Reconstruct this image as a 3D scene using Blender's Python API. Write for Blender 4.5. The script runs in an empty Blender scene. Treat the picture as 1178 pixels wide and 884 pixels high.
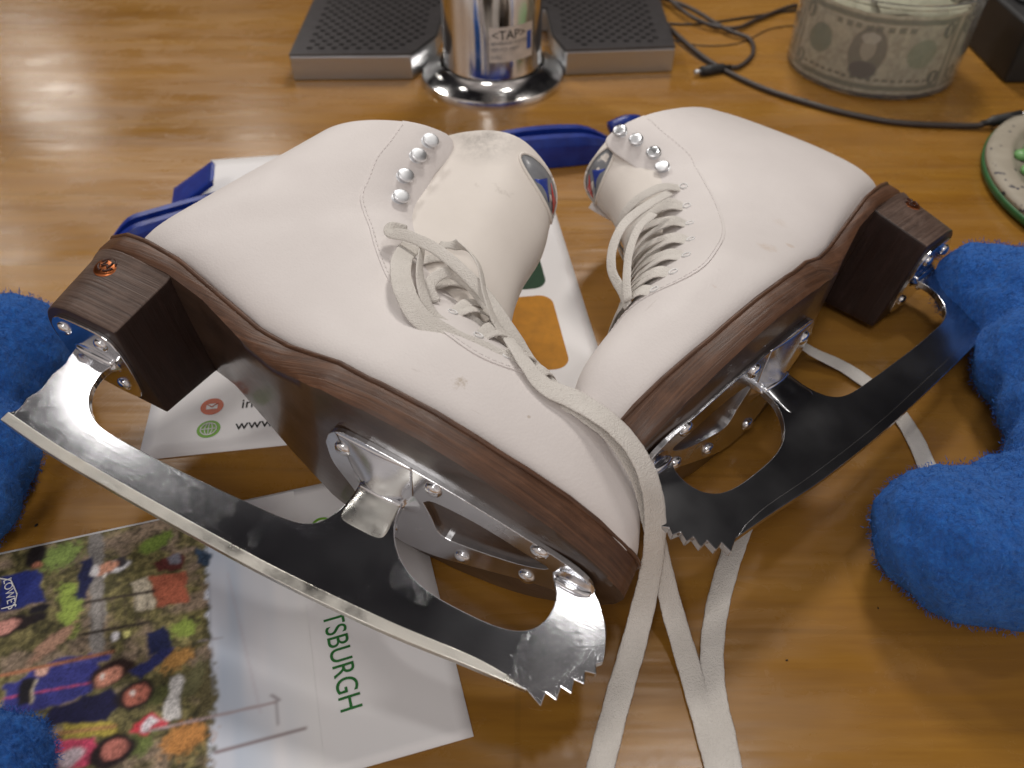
import bpy, bmesh, math, random
import numpy as np
from mathutils import Vector, Matrix
R = math.radians
C = bpy.context.scene
COL = C.collection
CM = 0.01
random.seed(4)

# ------------------------------------------------------------------ camera
LIFT = 0.95                       # the table lies this far (cm) under the origin height used for the skates' poses
CAMZ = 31.29 + LIFT
PITCH = R(45.32)
FPX = 920.2
cam = bpy.data.cameras.new("Camera")
cam.sensor_width = 36; cam.lens = 36 * FPX / 1178
cam.clip_start = 0.01; cam.clip_end = 50
camo = bpy.data.objects.new("Camera", cam); COL.objects.link(camo)
camo.location = (0, 0, CAMZ * CM); camo.rotation_euler = (math.pi / 2 - PITCH, 0, 0)
C.camera = camo
cam.dof.use_dof = True; cam.dof.focus_distance = 0.36; cam.dof.aperture_fstop = 9.0

C.render.engine = 'CYCLES'
C.view_settings.view_transform = 'Standard'; C.view_settings.look = 'None'
C.view_settings.exposure = -0.12; C.view_settings.gamma = 1.0
C.cycles.max_bounces = 8; C.cycles.transparent_max_bounces = 12

# ------------------------------------------------------------------ world: the dim room around the table
w = bpy.data.worlds.new("World"); C.world = w; w.use_nodes = True
nt = w.node_tree; nt.nodes.clear()
wo = nt.nodes.new('ShaderNodeOutputWorld'); bg = nt.nodes.new('ShaderNodeBackground')
tc = nt.nodes.new('ShaderNodeTexCoord')
nz = nt.nodes.new('ShaderNodeTexNoise'); nz.inputs['Scale'].default_value = 2.6; nz.inputs['Detail'].default_value = 3
rp = nt.nodes.new('ShaderNodeValToRGB')
rp.color_ramp.elements[0].position = .38; rp.color_ramp.elements[0].color = (.35, .33, .33, 1)
rp.color_ramp.elements[1].position = .70; rp.color_ramp.elements[1].color = (1.0, .95, .9, 1)
nt.links.new(tc.outputs['Generated'], nz.inputs['Vector']); nt.links.new(nz.outputs['Fac'], rp.inputs['Fac'])
sx = nt.nodes.new('ShaderNodeSeparateXYZ'); nt.links.new(tc.outputs['Generated'], sx.inputs[0])
def wr(sock, stops):          # how bright the room is in a direction: dim ceiling ahead, brightness added behind the viewer as fill
    r = nt.nodes.new('ShaderNodeValToRGB'); el = r.color_ramp.elements
    mr = nt.nodes.new('ShaderNodeMapRange'); mr.inputs['From Min'].default_value = -1; nt.links.new(sock, mr.inputs['Value']); nt.links.new(mr.outputs[0], r.inputs['Fac'])
    el[0].position, el[0].color = stops[0]; el[1].position, el[1].color = stops[-1]
    for p, c in stops[1:-1]: e = el.new(p); e.color = c
    return r.outputs['Color']
back = wr(sx.outputs['Y'], [(.0, (.88, .84, .82, 1)), (.40, (.66, .62, .60, 1)), (.56, (.022, .021, .024, 1)), (1, (.016, .015, .017, 1))])
low = wr(sx.outputs['Z'], [(.45, (.16, .105, .06, 1)), (.60, (.13, .09, .055, 1)), (.70, (.0, .0, .0, 1)), (1, (0, 0, 0, 1))])
ad = nt.nodes.new('ShaderNodeMix'); ad.data_type = 'RGBA'; ad.blend_type = 'ADD'; ad.inputs[0].default_value = 1
nt.links.new(back, ad.inputs[6]); nt.links.new(low, ad.inputs[7])
mu = nt.nodes.new('ShaderNodeMix'); mu.data_type = 'RGBA'; mu.blend_type = 'MULTIPLY'; mu.inputs[0].default_value = 1
nt.links.new(ad.outputs[2], mu.inputs[6]); nt.links.new(rp.outputs['Color'], mu.inputs[7])
nt.links.new(mu.outputs[2], bg.inputs['Color']); bg.inputs['Strength'].default_value = 1.0
nt.links.new(bg.outputs[0], wo.inputs['Surface'])

# ------------------------------------------------------------------ lamps of the room, and an added front fill
def lamp(name, loc, target, size, watts, col=(1, .93, .84), sy=None):
    l = bpy.data.lights.new(name, 'AREA'); l.energy = watts; l.color = col
    l.shape = 'RECTANGLE' if sy else 'DISK'; l.size = size
    if sy: l.size_y = sy
    o = bpy.data.objects.new(name, l); COL.objects.link(o); o.location = loc
    d = Vector(target) - Vector(loc); o.rotation_euler = d.to_track_quat('-Z', 'Y').to_euler()
    return o
lamp("ceiling_or_fill_lamp", (.30, 1.60, 1.60), (0, .3, 0), .34, 17, (1, .94, .87))
lamp("ceiling_or_fill_lamp", (-.5, -.9, 1.9), (0, .3, 0), .6, 9.5, (1, .96, .92))  # added front fill above and behind the viewer, brightens the flyer
lamp("ceiling_or_fill_lamp", (-1.1, 2.3, 1.9), (0, .3, 0), .30, 16, (1, .95, .90))
lamp("ceiling_or_fill_lamp", (.40, .60, 1.78), (0, .3, 0), .18, 3.2, (1, .96, .92))
lamp("ceiling_or_fill_lamp", (-.90, .98, 1.75), (0, .3, 0), .14, 1.5, (1, .96, .92))
lamp("room_lamp", (-1.95, 3.25, 1.25), (0, .3, 0), .30, 1.6, (1, .95, .88))
lamp("room_lamp", (-2.45, 3.15, 1.95), (0, .3, 0), .30, 1.6, (1, .95, .88))
lamp("room_lamp", (-1.25, 3.6, 1.75), (0, .3, 0), .30, 1.4, (1, .95, .88))

# ------------------------------------------------------------------ pixel -> point on a height (authoring aid)
cp_, sp_ = math.cos(PITCH), math.sin(PITCH)
def at(u, v, z=0.0):
    d = np.array([(u - 589) / FPX, cp_ - (v - 442) / FPX * sp_, -sp_ - (v - 442) / FPX * cp_])
    t = (z - CAMZ) / d[2]
    return np.array([0, 0, CAMZ]) + d * t

# ------------------------------------------------------------------ materials
def rgb(h):
    return tuple((((int(h[i:i + 2], 16) / 255) + .055) / 1.055) ** 2.4 if int(h[i:i + 2], 16) > 10 else int(h[i:i + 2], 16) / 255 / 12.92 for i in (0, 2, 4)) + (1,)
class MAT:
    def __init__(s, name, col=(.5, .5, .5, 1), rough=.5, metal=0, **kw):
        s.m = bpy.data.materials.new(name); s.m.use_nodes = True
        s.t = s.m.node_tree; s.b = s.t.nodes['Principled BSDF']
        s.b.inputs['Base Color'].default_value = col; s.b.inputs['Roughness'].default_value = rough
        s.b.inputs['Metallic'].default_value = metal
        for k, v in kw.items(): s.b.inputs[k.replace('_', ' ')].default_value = v
        s.tc = s.t.nodes.new('ShaderNodeTexCoord')
    def node(s, typ, **kw):
        n = s.t.nodes.new(typ)
        for k, v in kw.items():
            if k in n.inputs: n.inputs[k].default_value = v
            else: setattr(n, k, v)
        return n
    def link(s, a, b): s.t.links.new(a, b)
    def coord(s, scale=(1, 1, 1), rot=(0, 0, 0)):
        mp = s.node('ShaderNodeMapping'); mp.inputs['Scale'].default_value = scale; mp.inputs['Rotation'].default_value = rot
        s.link(s.tc.outputs['Object'], mp.inputs['Vector']); return mp.outputs[0]
    def noise(s, vec, scale, detail=4, rough=.55, dist=0):
        n = s.node('ShaderNodeTexNoise', Scale=scale, Detail=detail, Roughness=rough, Distortion=dist); s.link(vec, n.inputs['Vector']); return n.outputs['Fac']
    def ramp(s, fac, stops):
        r = s.node('ShaderNodeValToRGB'); el = r.color_ramp.elements
        el[0].position, el[0].color = stops[0]; el[1].position, el[1].color = stops[-1]
        for p, c in stops[1:-1]:
            e = el.new(p); e.color = c
        s.link(fac, r.inputs['Fac']); return r.outputs['Color']
    def mix(s, fac, a, b, mode='MIX'):
        n = s.node('ShaderNodeMix'); n.data_type = 'RGBA'; n.blend_type = mode
        for sock, v in ((n.inputs[0], fac), (n.inputs[6], a), (n.inputs[7], b)):
            if hasattr(v, 'links'): s.link(v, sock)
            else: sock.default_value = v
        return n.outputs[2]
    def bump(s, h, strength, dist=.001):
        n = s.node('ShaderNodeBump', Strength=strength, Distance=dist); s.link(h, n.inputs['Height'])
        prev = s.b.inputs['Normal'].links
        if prev: s.link(prev[0].from_socket, n.inputs['Normal'])
        s.link(n.outputs[0], s.b.inputs['Normal'])
    def col(s, c): s.link(c, s.b.inputs['Base Color'])
    def rough(s, c): s.link(c, s.b.inputs['Roughness'])
g = lambda v: (v, v, v, 1)

def m_leather(name='white_leather', spots=()):
    """spots: (x, y, z, radius, colour, strength) of stains and scuffs, in cm in the skate's frame"""
    a = MAT(name, rough=.55)
    v = a.coord()
    c = a.ramp(a.noise(v, 14, 5, .6), [(.3, (.70, .660, .648, 1)), (.7, (.77, .730, .718, 1))])
    st = a.ramp(a.noise(a.coord((1, 1, 1), (.4, .2, 1)), 38, 6, .7, .6), [(.66, g(0)), (.74, g(1))])
    st2 = a.ramp(a.noise(v, 9, 2), [(.52, g(0)), (.66, g(1))])
    mask = a.mix(1.0, st, st2, 'MULTIPLY')
    c = a.mix(a.mix(mask, g(0), g(.30)), c, (.42, .33, .25, 1))
    # fine hairline scuffs
    sc = a.ramp(a.noise(a.coord((30, 30, 260), (.5, .9, .3)), 1, 4, .7), [(.70, g(0)), (.76, g(.25))])
    c = a.mix(sc, c, (.45, .40, .36, 1))
    for x, y, z, r, colr, k in spots:
        d = a.node('ShaderNodeVectorMath', operation='DISTANCE'); a.link(v, d.inputs[0]); d.inputs[1].default_value = (x * CM, y * CM, z * CM)
        m = a.node('ShaderNodeMath', operation='MULTIPLY_ADD'); a.link(a.noise(v, 190, 5, .8), m.inputs[0]); m.inputs[1].default_value = r * CM * 1.6; a.link(d.outputs['Value'], m.inputs[2])
        f = a.node('ShaderNodeMapRange'); a.link(m.outputs[0], f.inputs['Value'])
        f.inputs['From Min'].default_value = r * CM * 1.75; f.inputs['From Max'].default_value = r * CM * 1.3; f.inputs['To Max'].default_value = k
        c = a.mix(f.outputs[0], c, colr)
    a.col(c); a.rough(a.ramp(a.noise(v, 30, 4), [(.3, g(.50)), (.7, g(.64))]))
    vo = a.node('ShaderNodeTexVoronoi', Scale=900.0); a.link(v, vo.inputs['Vector']); a.bump(vo.outputs['Distance'], .12, .0005)
    a.bump(a.noise(v, 420, 3, .6), .12, .0006); a.bump(a.noise(v, 22, 3), .10, .003)
    return a.m
def m_inner():
    a = MAT('cream_lining', (.6, .52, .42, 1), .8); a.bump(a.noise(a.coord(), 300), .2, .001); return a.m
def m_tongue():
    a = MAT('tongue_leather', rough=.55)
    v = a.coord()
    gm = a.node('ShaderNodeVectorMath', operation='DISTANCE'); a.link(v, gm.inputs[0]); gm.inputs[1].default_value = (.100, -.026, .245)
    gr = a.ramp(gm.outputs['Value'], [(0, g(.75)), (.022, g(0))])
    gr = a.mix(1.0, gr, a.ramp(a.noise(v, 120, 5, .7), [(.35, g(.2)), (.6, g(1))]), 'MULTIPLY')
    c = a.ramp(a.noise(v, 16, 4, .6), [(.3, (.74, .69, .64, 1)), (.7, (.82, .77, .72, 1))])
    d = a.ramp(a.noise(v, 26, 6, .7), [(.62, g(0)), (.75, g(.5))])
    a.col(a.mix(gr, a.mix(d, c, (.25, .2, .16, 1)), (.10, .09, .08, 1))); a.bump(a.noise(v, 300, 3), .12, .0006); a.bump(a.noise(v, 26, 3), .15, .003); return a.m
def m_stack(name, dark, light, sc=1.0, rough=.42):
    a = MAT(name, rough=rough + .08, Coat_Weight=.08, Coat_Roughness=.3)
    v = a.coord((14 * sc, 30 * sc, 620 * sc))
    n1 = a.noise(v, 1.0, 5, .65, .4); n2 = a.noise(a.coord((60, 60, 120)), 1, 5, .7)
    c = a.ramp(n1, [(.3, dark), (.55, tuple((dark[i] + light[i]) / 2 for i in range(3)) + (1,)), (.75, light)])
    c = a.mix(a.ramp(n2, [(.5, g(0)), (.8, g(.45))]), c, tuple(min(1, x * 1.5) for x in light[:3]) + (1,))
    a.col(c); a.bump(n1, .35, .0012); a.rough(a.ramp(n2, [(.3, g(rough - .08)), (.8, g(rough + .2))])); return a.m
def m_sole_bottom():
    a = MAT('painted_sole', rough=.3, Coat_Weight=.5, Coat_Roughness=.15)
    v = a.coord((30, 60, 30)); n = a.noise(v, 1, 5, .65)
    a.col(a.ramp(n, [(.3, (.028, .016, .011, 1)), (.75, (.085, .05, .034, 1))])); a.bump(n, .15, .002); return a.m
def m_chrome(name='chrome', rough=.07, tint=(.78, .79, .82, 1), scr=1.0, warp=.0):
    a = MAT(name, tint, rough, 1.0)
    v = a.coord()
    n = a.noise(v, 900, 3, .8); s = a.noise(a.coord((60, 900, 260), (0, .4, 0)), 1, 4, .7)
    a.rough(a.ramp(a.noise(v, 45, 4), [(.35, g(rough * .7)), (.75, g(rough * 2.3))]))
    a.bump(s, .05 * scr, .0008); a.bump(n, .06 * scr, .0006)
    if warp: a.bump(a.noise(v, 14, 1), warp, .02)
    return a.m
def m_blade(name='blade_steel', speck=.3, tint=.74, r0=.09):
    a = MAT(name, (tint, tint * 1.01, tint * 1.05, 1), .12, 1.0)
    v = a.coord()
    sp = a.ramp(a.noise(a.coord((1, 1, 1.6)), 1700, 2, .6), [(.63, g(0)), (.68, g(1))])
    cl = a.ramp(a.noise(v, 34, 3, .6), [(.45, g(0)), (.85, g(speck * 1.6))])
    k = a.mix(1.0, sp, cl, 'MULTIPLY')
    a.rough(a.mix(k, a.ramp(a.noise(v, 20, 3), [(.3, g(r0)), (.7, g(r0 * 1.7))]), g(.45)))
    a.bump(k, .22, .0004)
    a.bump(a.noise(a.coord((60, 300, 900), (0, .04, 0)), 1, 4, .8), .03, .0006)
    a.bump(a.noise(v, 5, 0), .06, .004)
    return a.m
def m_cloth_lace():
    a = MAT('lace_cotton', rough=.85)
    v = a.coord(); n = a.noise(v, 260, 4, .7)
    a.col(a.ramp(a.noise(v, 40, 4, .6), [(.3, (.62, .59, .55, 1)), (.7, (.75, .72, .68, 1))]))
    wv = a.node('ShaderNodeTexVoronoi', Scale=1400.0); a.link(v, wv.inputs['Vector'])
    a.bump(wv.outputs['Distance'], .7, .0005); a.bump(n, .3, .0008); return a.m
def m_fleece():
    a = MAT('blue_fleece', rough=1.0, Sheen_Weight=.6, Sheen_Roughness=.5, Sheen_Tint=(.25, .5, 1, 1))
    v = a.coord(); n = a.noise(v, 330, 6, .75)
    a.col(a.ramp(n, [(.3, (.004, .065, .36, 1)), (.55, (.007, .15, .66, 1)), (.8, (.03, .26, .82, 1))]))
    a.bump(n, 1.0, .004); a.bump(a.noise(v, 70, 3), .5, .006); return a.m
def m_rubber_blue():
    a = MAT('blue_guard_plastic', rough=.35)
    v = a.coord(); a.col(a.ramp(a.noise(v, 90, 5, .7), [(.35, (.006, .022, .20, 1)), (.62, (.010, .04, .30, 1)), (.8, (.04, .10, .42, 1))]))
    a.bump(a.noise(v, 120, 4), .15, .001); return a.m
def m_wood():
    a = MAT('varnished_wood', rough=.3, Coat_Weight=.35, Coat_Roughness=.16)
    v = a.coord((1.6, 16, 16), (0, 0, R(2)))
    n1 = a.noise(v, 1.5, 6, .6, .5)
    v2 = a.coord((9, 130, 130), (0, 0, R(2))); n2 = a.noise(v2, 1, 5, .7, .3)
    v3 = a.coord((.9, 3, 3)); n3 = a.noise(v3, 1.2, 3, .5)
    c = a.ramp(n1, [(.25, (.23, .100, .012, 1)), (.5, (.31, .146, .019, 1)), (.75, (.365, .184, .028, 1))])
    c = a.mix(a.ramp(n2, [(.35, g(.38)), (.6, g(0))]), c, (.15, .058, .010, 1))
    c = a.mix(a.ramp(n3, [(.4, g(0)), (.65, g(.35))]), c, (.60, .31, .09, 1))
    # glued staves running left to right
    br = a.node('ShaderNodeTexBrick'); br.offset = .37
    for k, vv in (('Scale', 1.0), ('Mortar Size', .0012), ('Brick Width', 1.1), ('Row Height', .085), ('Bias', 0.0)): br.inputs[k].default_value = vv
    br.inputs['Color1'].default_value = g(.93); br.inputs['Color2'].default_value = g(1.0); br.inputs['Mortar'].default_value = g(.86)
    a.link(a.coord((1, 1, 1), (0, 0, R(1))), br.inputs['Vector'])
    c = a.mix(1.0, c, br.outputs['Color'], 'MULTIPLY')
    a.col(c)
    a.bump(n2, .04, .001)
    r = a.ramp(a.noise(a.coord((3, 14, 14)), 3, 4), [(.3, g(.16)), (.75, g(.40))]); a.rough(r)
    sm = a.ramp(a.noise(a.coord((1, 1, 1), (0, 0, .7)), 26, 6, .75, .8), [(.52, g(0)), (.66, g(.5))]); a.rough(a.mix(sm, r, g(.5)))
    wv = a.noise(a.coord((6, 40, 40)), 1, 3, .6); a.bump(wv, .20, .004)
    return a.m
def m_paper(name='white_card'):
    a = MAT(name, (.80, .79, .80, 1), .45, Specular_IOR_Level=.3); a.bump(a.noise(a.coord(), 60, 2), .03, .002); return a.m
def m_plain(name, col, rough=.5, metal=0, **kw):
    if 'ink' in name: kw['Specular_IOR_Level'] = .15
    a = MAT(name, col, rough, metal, **kw)
    n = a.noise(a.coord(), 120, 4, .6)
    c0 = tuple(x * .85 for x in col[:3]) + (1,); c1 = tuple(min(1, x * 1.12) for x in col[:3]) + (1,)
    a.col(a.ramp(n, [(.3, c0), (.7, c1)])); a.bump(n, .05, .0008); return a.m
def m_brushed():
    a = MAT('brushed_steel', (.50, .52, .55, 1), .42, 1.0)
    n = a.noise(a.coord((12, 700, 700)), 1, 4, .7); a.bump(n, .12, .0008)
    a.rough(a.ramp(n, [(.3, g(.28)), (.7, g(.48))])); return a.m
def m_attr(name, rough=.35):
    a = MAT(name, rough=rough, Specular_IOR_Level=.2)
    n = a.node('ShaderNodeAttribute'); n.attribute_name = 'print'; a.link(n.outputs['Color'], a.b.inputs['Base Color']); return a.m

BRN_ = (.30, .21, .10, 1)
LEA_NEAR = m_leather('white_leather_near', [(17.05, -4.1, 9.2, .55, BRN_, .95), (16.6, -4.1, 9.25, .25, BRN_, .8), (13.2, -4.2, 8.58, .14, (.12, .09, .07, 1), .6), (4.9, -3.7, 9.98, .10, (.15, .13, .12, 1), .7), (20.1, -4.0, 9.3, .10, BRN_, .4)])
LEA_FAR = m_leather('white_leather_far', [(12.6, 3.8, 9.57, .7, (.52, .36, .22, 1), .30), (14.72, 4.2, 8.51, .25, (.40, .22, .12, 1), .5), (17.64, 4.2, 9.16, .22, (.45, .27, .17, 1), .4), (9.1, 3.8, 10.9, .6, (.55, .42, .30, 1), .2), (10.8, 3.8, 9.2, .3, (.5, .33, .2, 1), .3)])
LEA = LEA_NEAR; LIN = m_inner(); TON = m_tongue()
STK = m_stack('stacked_leather_edge', (.045, .019, .010, 1), (.150, .068, .034, 1))
HEELM = m_stack('stacked_heel', (.050, .030, .023, 1), (.15, .098, .076, 1), 1.0)
BRE = m_stack('heel_breast', (.016, .007, .005, 1), (.034, .015, .011, 1), .5, .5)
SOL = m_sole_bottom(); CHR = m_chrome(warp=.10); CHK = m_chrome('hook_nickel', .30, (.80, .82, .85, 1), .3); CHP = m_chrome('plate_steel', .16, (.70, .71, .74, 1), .7, .05)
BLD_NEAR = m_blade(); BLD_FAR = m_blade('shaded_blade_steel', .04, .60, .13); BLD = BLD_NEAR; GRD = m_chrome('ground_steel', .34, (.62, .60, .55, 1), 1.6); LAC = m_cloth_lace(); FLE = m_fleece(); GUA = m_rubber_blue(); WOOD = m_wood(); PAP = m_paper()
STL = m_brushed(); BLK = m_plain('black_rubber', (.012, .012, .013, 1), .5); COPP = m_plain('copper', (.50, .16, .06, 1), .3, 1.0)
DRK = m_plain('dark_ink', (.02, .02, .02, 1), .5); COPD = m_plain('copper_recess', (.05, .014, .006, 1), .5)
GRN = m_plain('dark_green_ink', (.008, .045, .016, 1), .5); YEL = m_plain('amber_ink', (.50, .21, .006, 1), .5)
TGR = m_plain('text_green_ink', (.03, .16, .04, 1), .4); LGR = m_plain('lime_ink', (.18, .42, .04, 1), .4)
ORG = m_plain('orange_ink', (.62, .11, .03, 1), .4); GRE = m_plain('grey_label', (.22, .23, .25, 1), .35)
EMB_B = m_plain('label_blue', (.02, .05, .32, 1), .4); EMB_R = m_plain('label_red', (.55, .05, .04, 1), .4)
WHI = m_plain('white_ink', (.8, .8, .8, 1), .4); BLUI = m_plain('blue_ink', (.04, .10, .40, 1), .4)
PRT = m_attr('printed_photo', .55); BIL = m_attr('printed_banknote', .6)

# ------------------------------------------------------------------ mesh helpers (all input in cm)
def finish(bm, name, mat, parent=None, smooth=True, mods=(), sg=1, mats=None):
    me = bpy.data.meshes.new(name)
    for v in bm.verts: v.co = Vector((v.co.x, v.co.y * sg, v.co.z)) * CM
    bmesh.ops.recalc_face_normals(bm, faces=bm.faces)
    bm.to_mesh(me); bm.free()
    for mm in ([mat] + list(mats or [])): me.materials.append(mm)
    if smooth:
        for p in me.polygons: p.use_smooth = True
    o = bpy.data.objects.new(name, me); COL.objects.link(o)
    if parent: o.parent = parent
    for t, kw in mods:
        md = o.modifiers.new(t.lower(), t)
        for k, v in kw.items(): setattr(md, k, v)
    return o
def BEV(wd=.05, seg=2, ang=35): return ('BEVEL', dict(width=wd * CM, segments=seg, limit_method='ANGLE', angle_limit=R(ang), harden_normals=False))
def SUB(n=1): return ('SUBSURF', dict(levels=n, render_levels=n))
def SOLI(t, off=0): return ('SOLIDIFY', dict(thickness=t * CM, offset=off))
AUTO = ('EDGE_SPLIT', dict(split_angle=R(40)))
def sheet(rows, closed=False, bm=None):
    bm = bm or bmesh.new()
    V = [[bm.verts.new(p) for p in r] for r in rows]
    n = len(rows[0])
    for i in range(len(V) - 1):
        for j in range(n if closed else n - 1):
            k = (j + 1) % n
            try: bm.faces.new((V[i][j], V[i][k], V[i + 1][k], V[i + 1][j]))
            except ValueError: pass
    return bm, V
def loft(rows, bm=None, cap=True):
    bm, V = sheet(rows, True, bm)
    if cap:
        for r in (V[0], V[-1]):
            try: bm.faces.new(r)
            except ValueError: pass
    return bm
def box(bm, c, s, rz=0):
    m = Matrix.Translation(c) @ Matrix.Rotation(rz, 4, 'Z') @ Matrix.Diagonal((s[0], s[1], s[2], 1))
    bmesh.ops.create_cube(bm, size=1, matrix=m)
def catmull(P, n):
    P = [np.array(p, float) for p in P]; out = []
    Q = [2 * P[0] - P[1]] + P + [2 * P[-1] - P[-2]]
    for i in range(len(P) - 1):
        p0, p1, p2, p3 = Q[i:i + 4]
        for k in range(n):
            t = k / n
            out.append(.5 * ((2 * p1) + (-p0 + p2) * t + (2 * p0 - 5 * p1 + 4 * p2 - p3) * t * t + (-p0 + 3 * p1 - 3 * p2 + p3) * t ** 3))
    out.append(P[-1]); return out
def unit(v):
    v = np.array(v, float); return v / (np.linalg.norm(v) + 1e-9)
def tube(path, r, bm=None, k=10, n=8):
    pts = catmull(path, n) if n > 1 else [np.array(p, float) for p in path]
    rows = []; up = np.array([0, 0, 1.])
    for i, p in enumerate(pts):
        t = unit(pts[min(i + 1, len(pts) - 1)] - pts[max(i - 1, 0)])
        a = np.cross(t, up)
        if np.linalg.norm(a) < .1: a = np.cross(t, [1, 0, 0])
        a = unit(a); up = unit(np.cross(a, t)); b = up
        rr = r(i / (len(pts) - 1)) if callable(r) else r
        rows.append([p + rr * (a * math.cos(q) + b * math.sin(q)) for q in np.linspace(0, 2 * math.pi, k, endpoint=False)])
    return loft(rows, bm)
def ribbon(path, normals, wd, th, n=8, bm=None):
    pts = catmull(path, n); nn = catmull(normals, n); rows = []
    for i, p in enumerate(pts):
        t = unit(pts[min(i + 1, len(pts) - 1)] - pts[max(i - 1, 0)])
        s = unit(np.cross(t, nn[i])); u = unit(np.cross(s, t)); row = []
        f = wd(i / (len(pts) - 1)) if callable(wd) else wd
        jit = 1 + .02 * math.sin(i * .9) + .015 * math.sin(i * 2.3)
        for q in np.linspace(0, 2 * math.pi, 12, endpoint=False):
            cx, cy = math.cos(q), math.sin(q)
            row.append(p + s * (abs(cx) ** .6 * math.copysign(1, cx)) * f / 2 * jit + u * (abs(cy) ** .8 * math.copysign(1, cy)) * th / 2)
        rows.append(row)
    return loft(rows, bm)
def poly_plate(outer, holes, a0, a1, mp):
    """flat polygon (p,q) with holes, between a0 and a1 along the third axis; mp(p,q,a)->xyz"""
    bm = bmesh.new()
    for lp in [outer] + list(holes):
        vs = [bm.verts.new((p, q, 0)) for p, q in lp]
        for i in range(len(vs)): bm.edges.new((vs[i], vs[(i + 1) % len(vs)]))
    bmesh.ops.triangle_fill(bm, use_beauty=True, use_dissolve=False, edges=bm.edges[:])
    ret = bmesh.ops.extrude_face_region(bm, geom=bm.faces[:])
    top = {v for v in ret['geom'] if isinstance(v, bmesh.types.BMVert)}
    for v in bm.verts:
        v.co = Vector(mp(v.co.x, v.co.y, a1 if v in top else a0))
    bmesh.ops.dissolve_limit(bm, angle_limit=R(.5), verts=bm.verts[:], edges=bm.edges[:])
    return bm
def dome(bm, P, N, r, h, k=16, rings=5, slot=False):
    N = unit(N); a = unit(np.cross(N, [.3, .9, .2])); b = np.cross(N, a); rows = []
    rows.append([np.array(P) - N * .05 + r * (a * math.cos(q) + b * math.sin(q)) for q in np.linspace(0, 2 * math.pi, k, endpoint=False)])
    for i in range(rings):
        t = i / (rings - .5) * math.pi / 2
        rows.append([np.array(P) + N * h * math.sin(t) + r * math.cos(t) * (a * math.cos(q) + b * math.sin(q)) for q in np.linspace(0, 2 * math.pi, k, endpoint=False)])
    return loft(rows, bm)
def root(name, label, cat, loc=(0, 0, 0), group=None, mat=None):
    o = bpy.data.objects.new(name, None); COL.objects.link(o); o.empty_display_size = .02
    if mat is not None: o.matrix_world = mat
    else: o.location = [c * CM for c in loc]
    return tag(o, label, cat, group)
def tag(o, label=None, cat=None, group=None, kind=None):
    if label: o['label'] = label
    if cat: o['category'] = cat
    if group: o['group'] = group
    if kind: o['kind'] = kind
    return o
def text(body, mat, size, loc, rz, parent, name='lettering', align='LEFT', mtx=None, ext=.01):
    cu = bpy.data.curves.new(name, 'FONT'); cu.body = body; cu.size = size * CM; cu.extrude = ext * CM; cu.align_x = align
    o = bpy.data.objects.new(name, cu); COL.objects.link(o); bpy.context.view_layer.update()
    me = bpy.data.meshes.new_from_object(o.evaluated_get(bpy.context.evaluated_depsgraph_get()))
    bpy.data.objects.remove(o)
    ob = bpy.data.objects.new(name, me); me.materials.clear(); me.materials.append(mat); COL.objects.link(ob)
    ob.parent = parent
    if mtx is not None: ob.matrix_local = mtx
    else: ob.location = [c * CM for c in loc]; ob.rotation_euler = (0, 0, rz)
    return ob

# ------------------------------------------------------------------ the table
bm = bmesh.new(); box(bm, (20, 75, -2.0), (300, 190, 4.0))
tbl = finish(bm, 'tabletop', WOOD, None, False, [BEV(.4, 3)]); tag(tbl, kind='structure')

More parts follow.
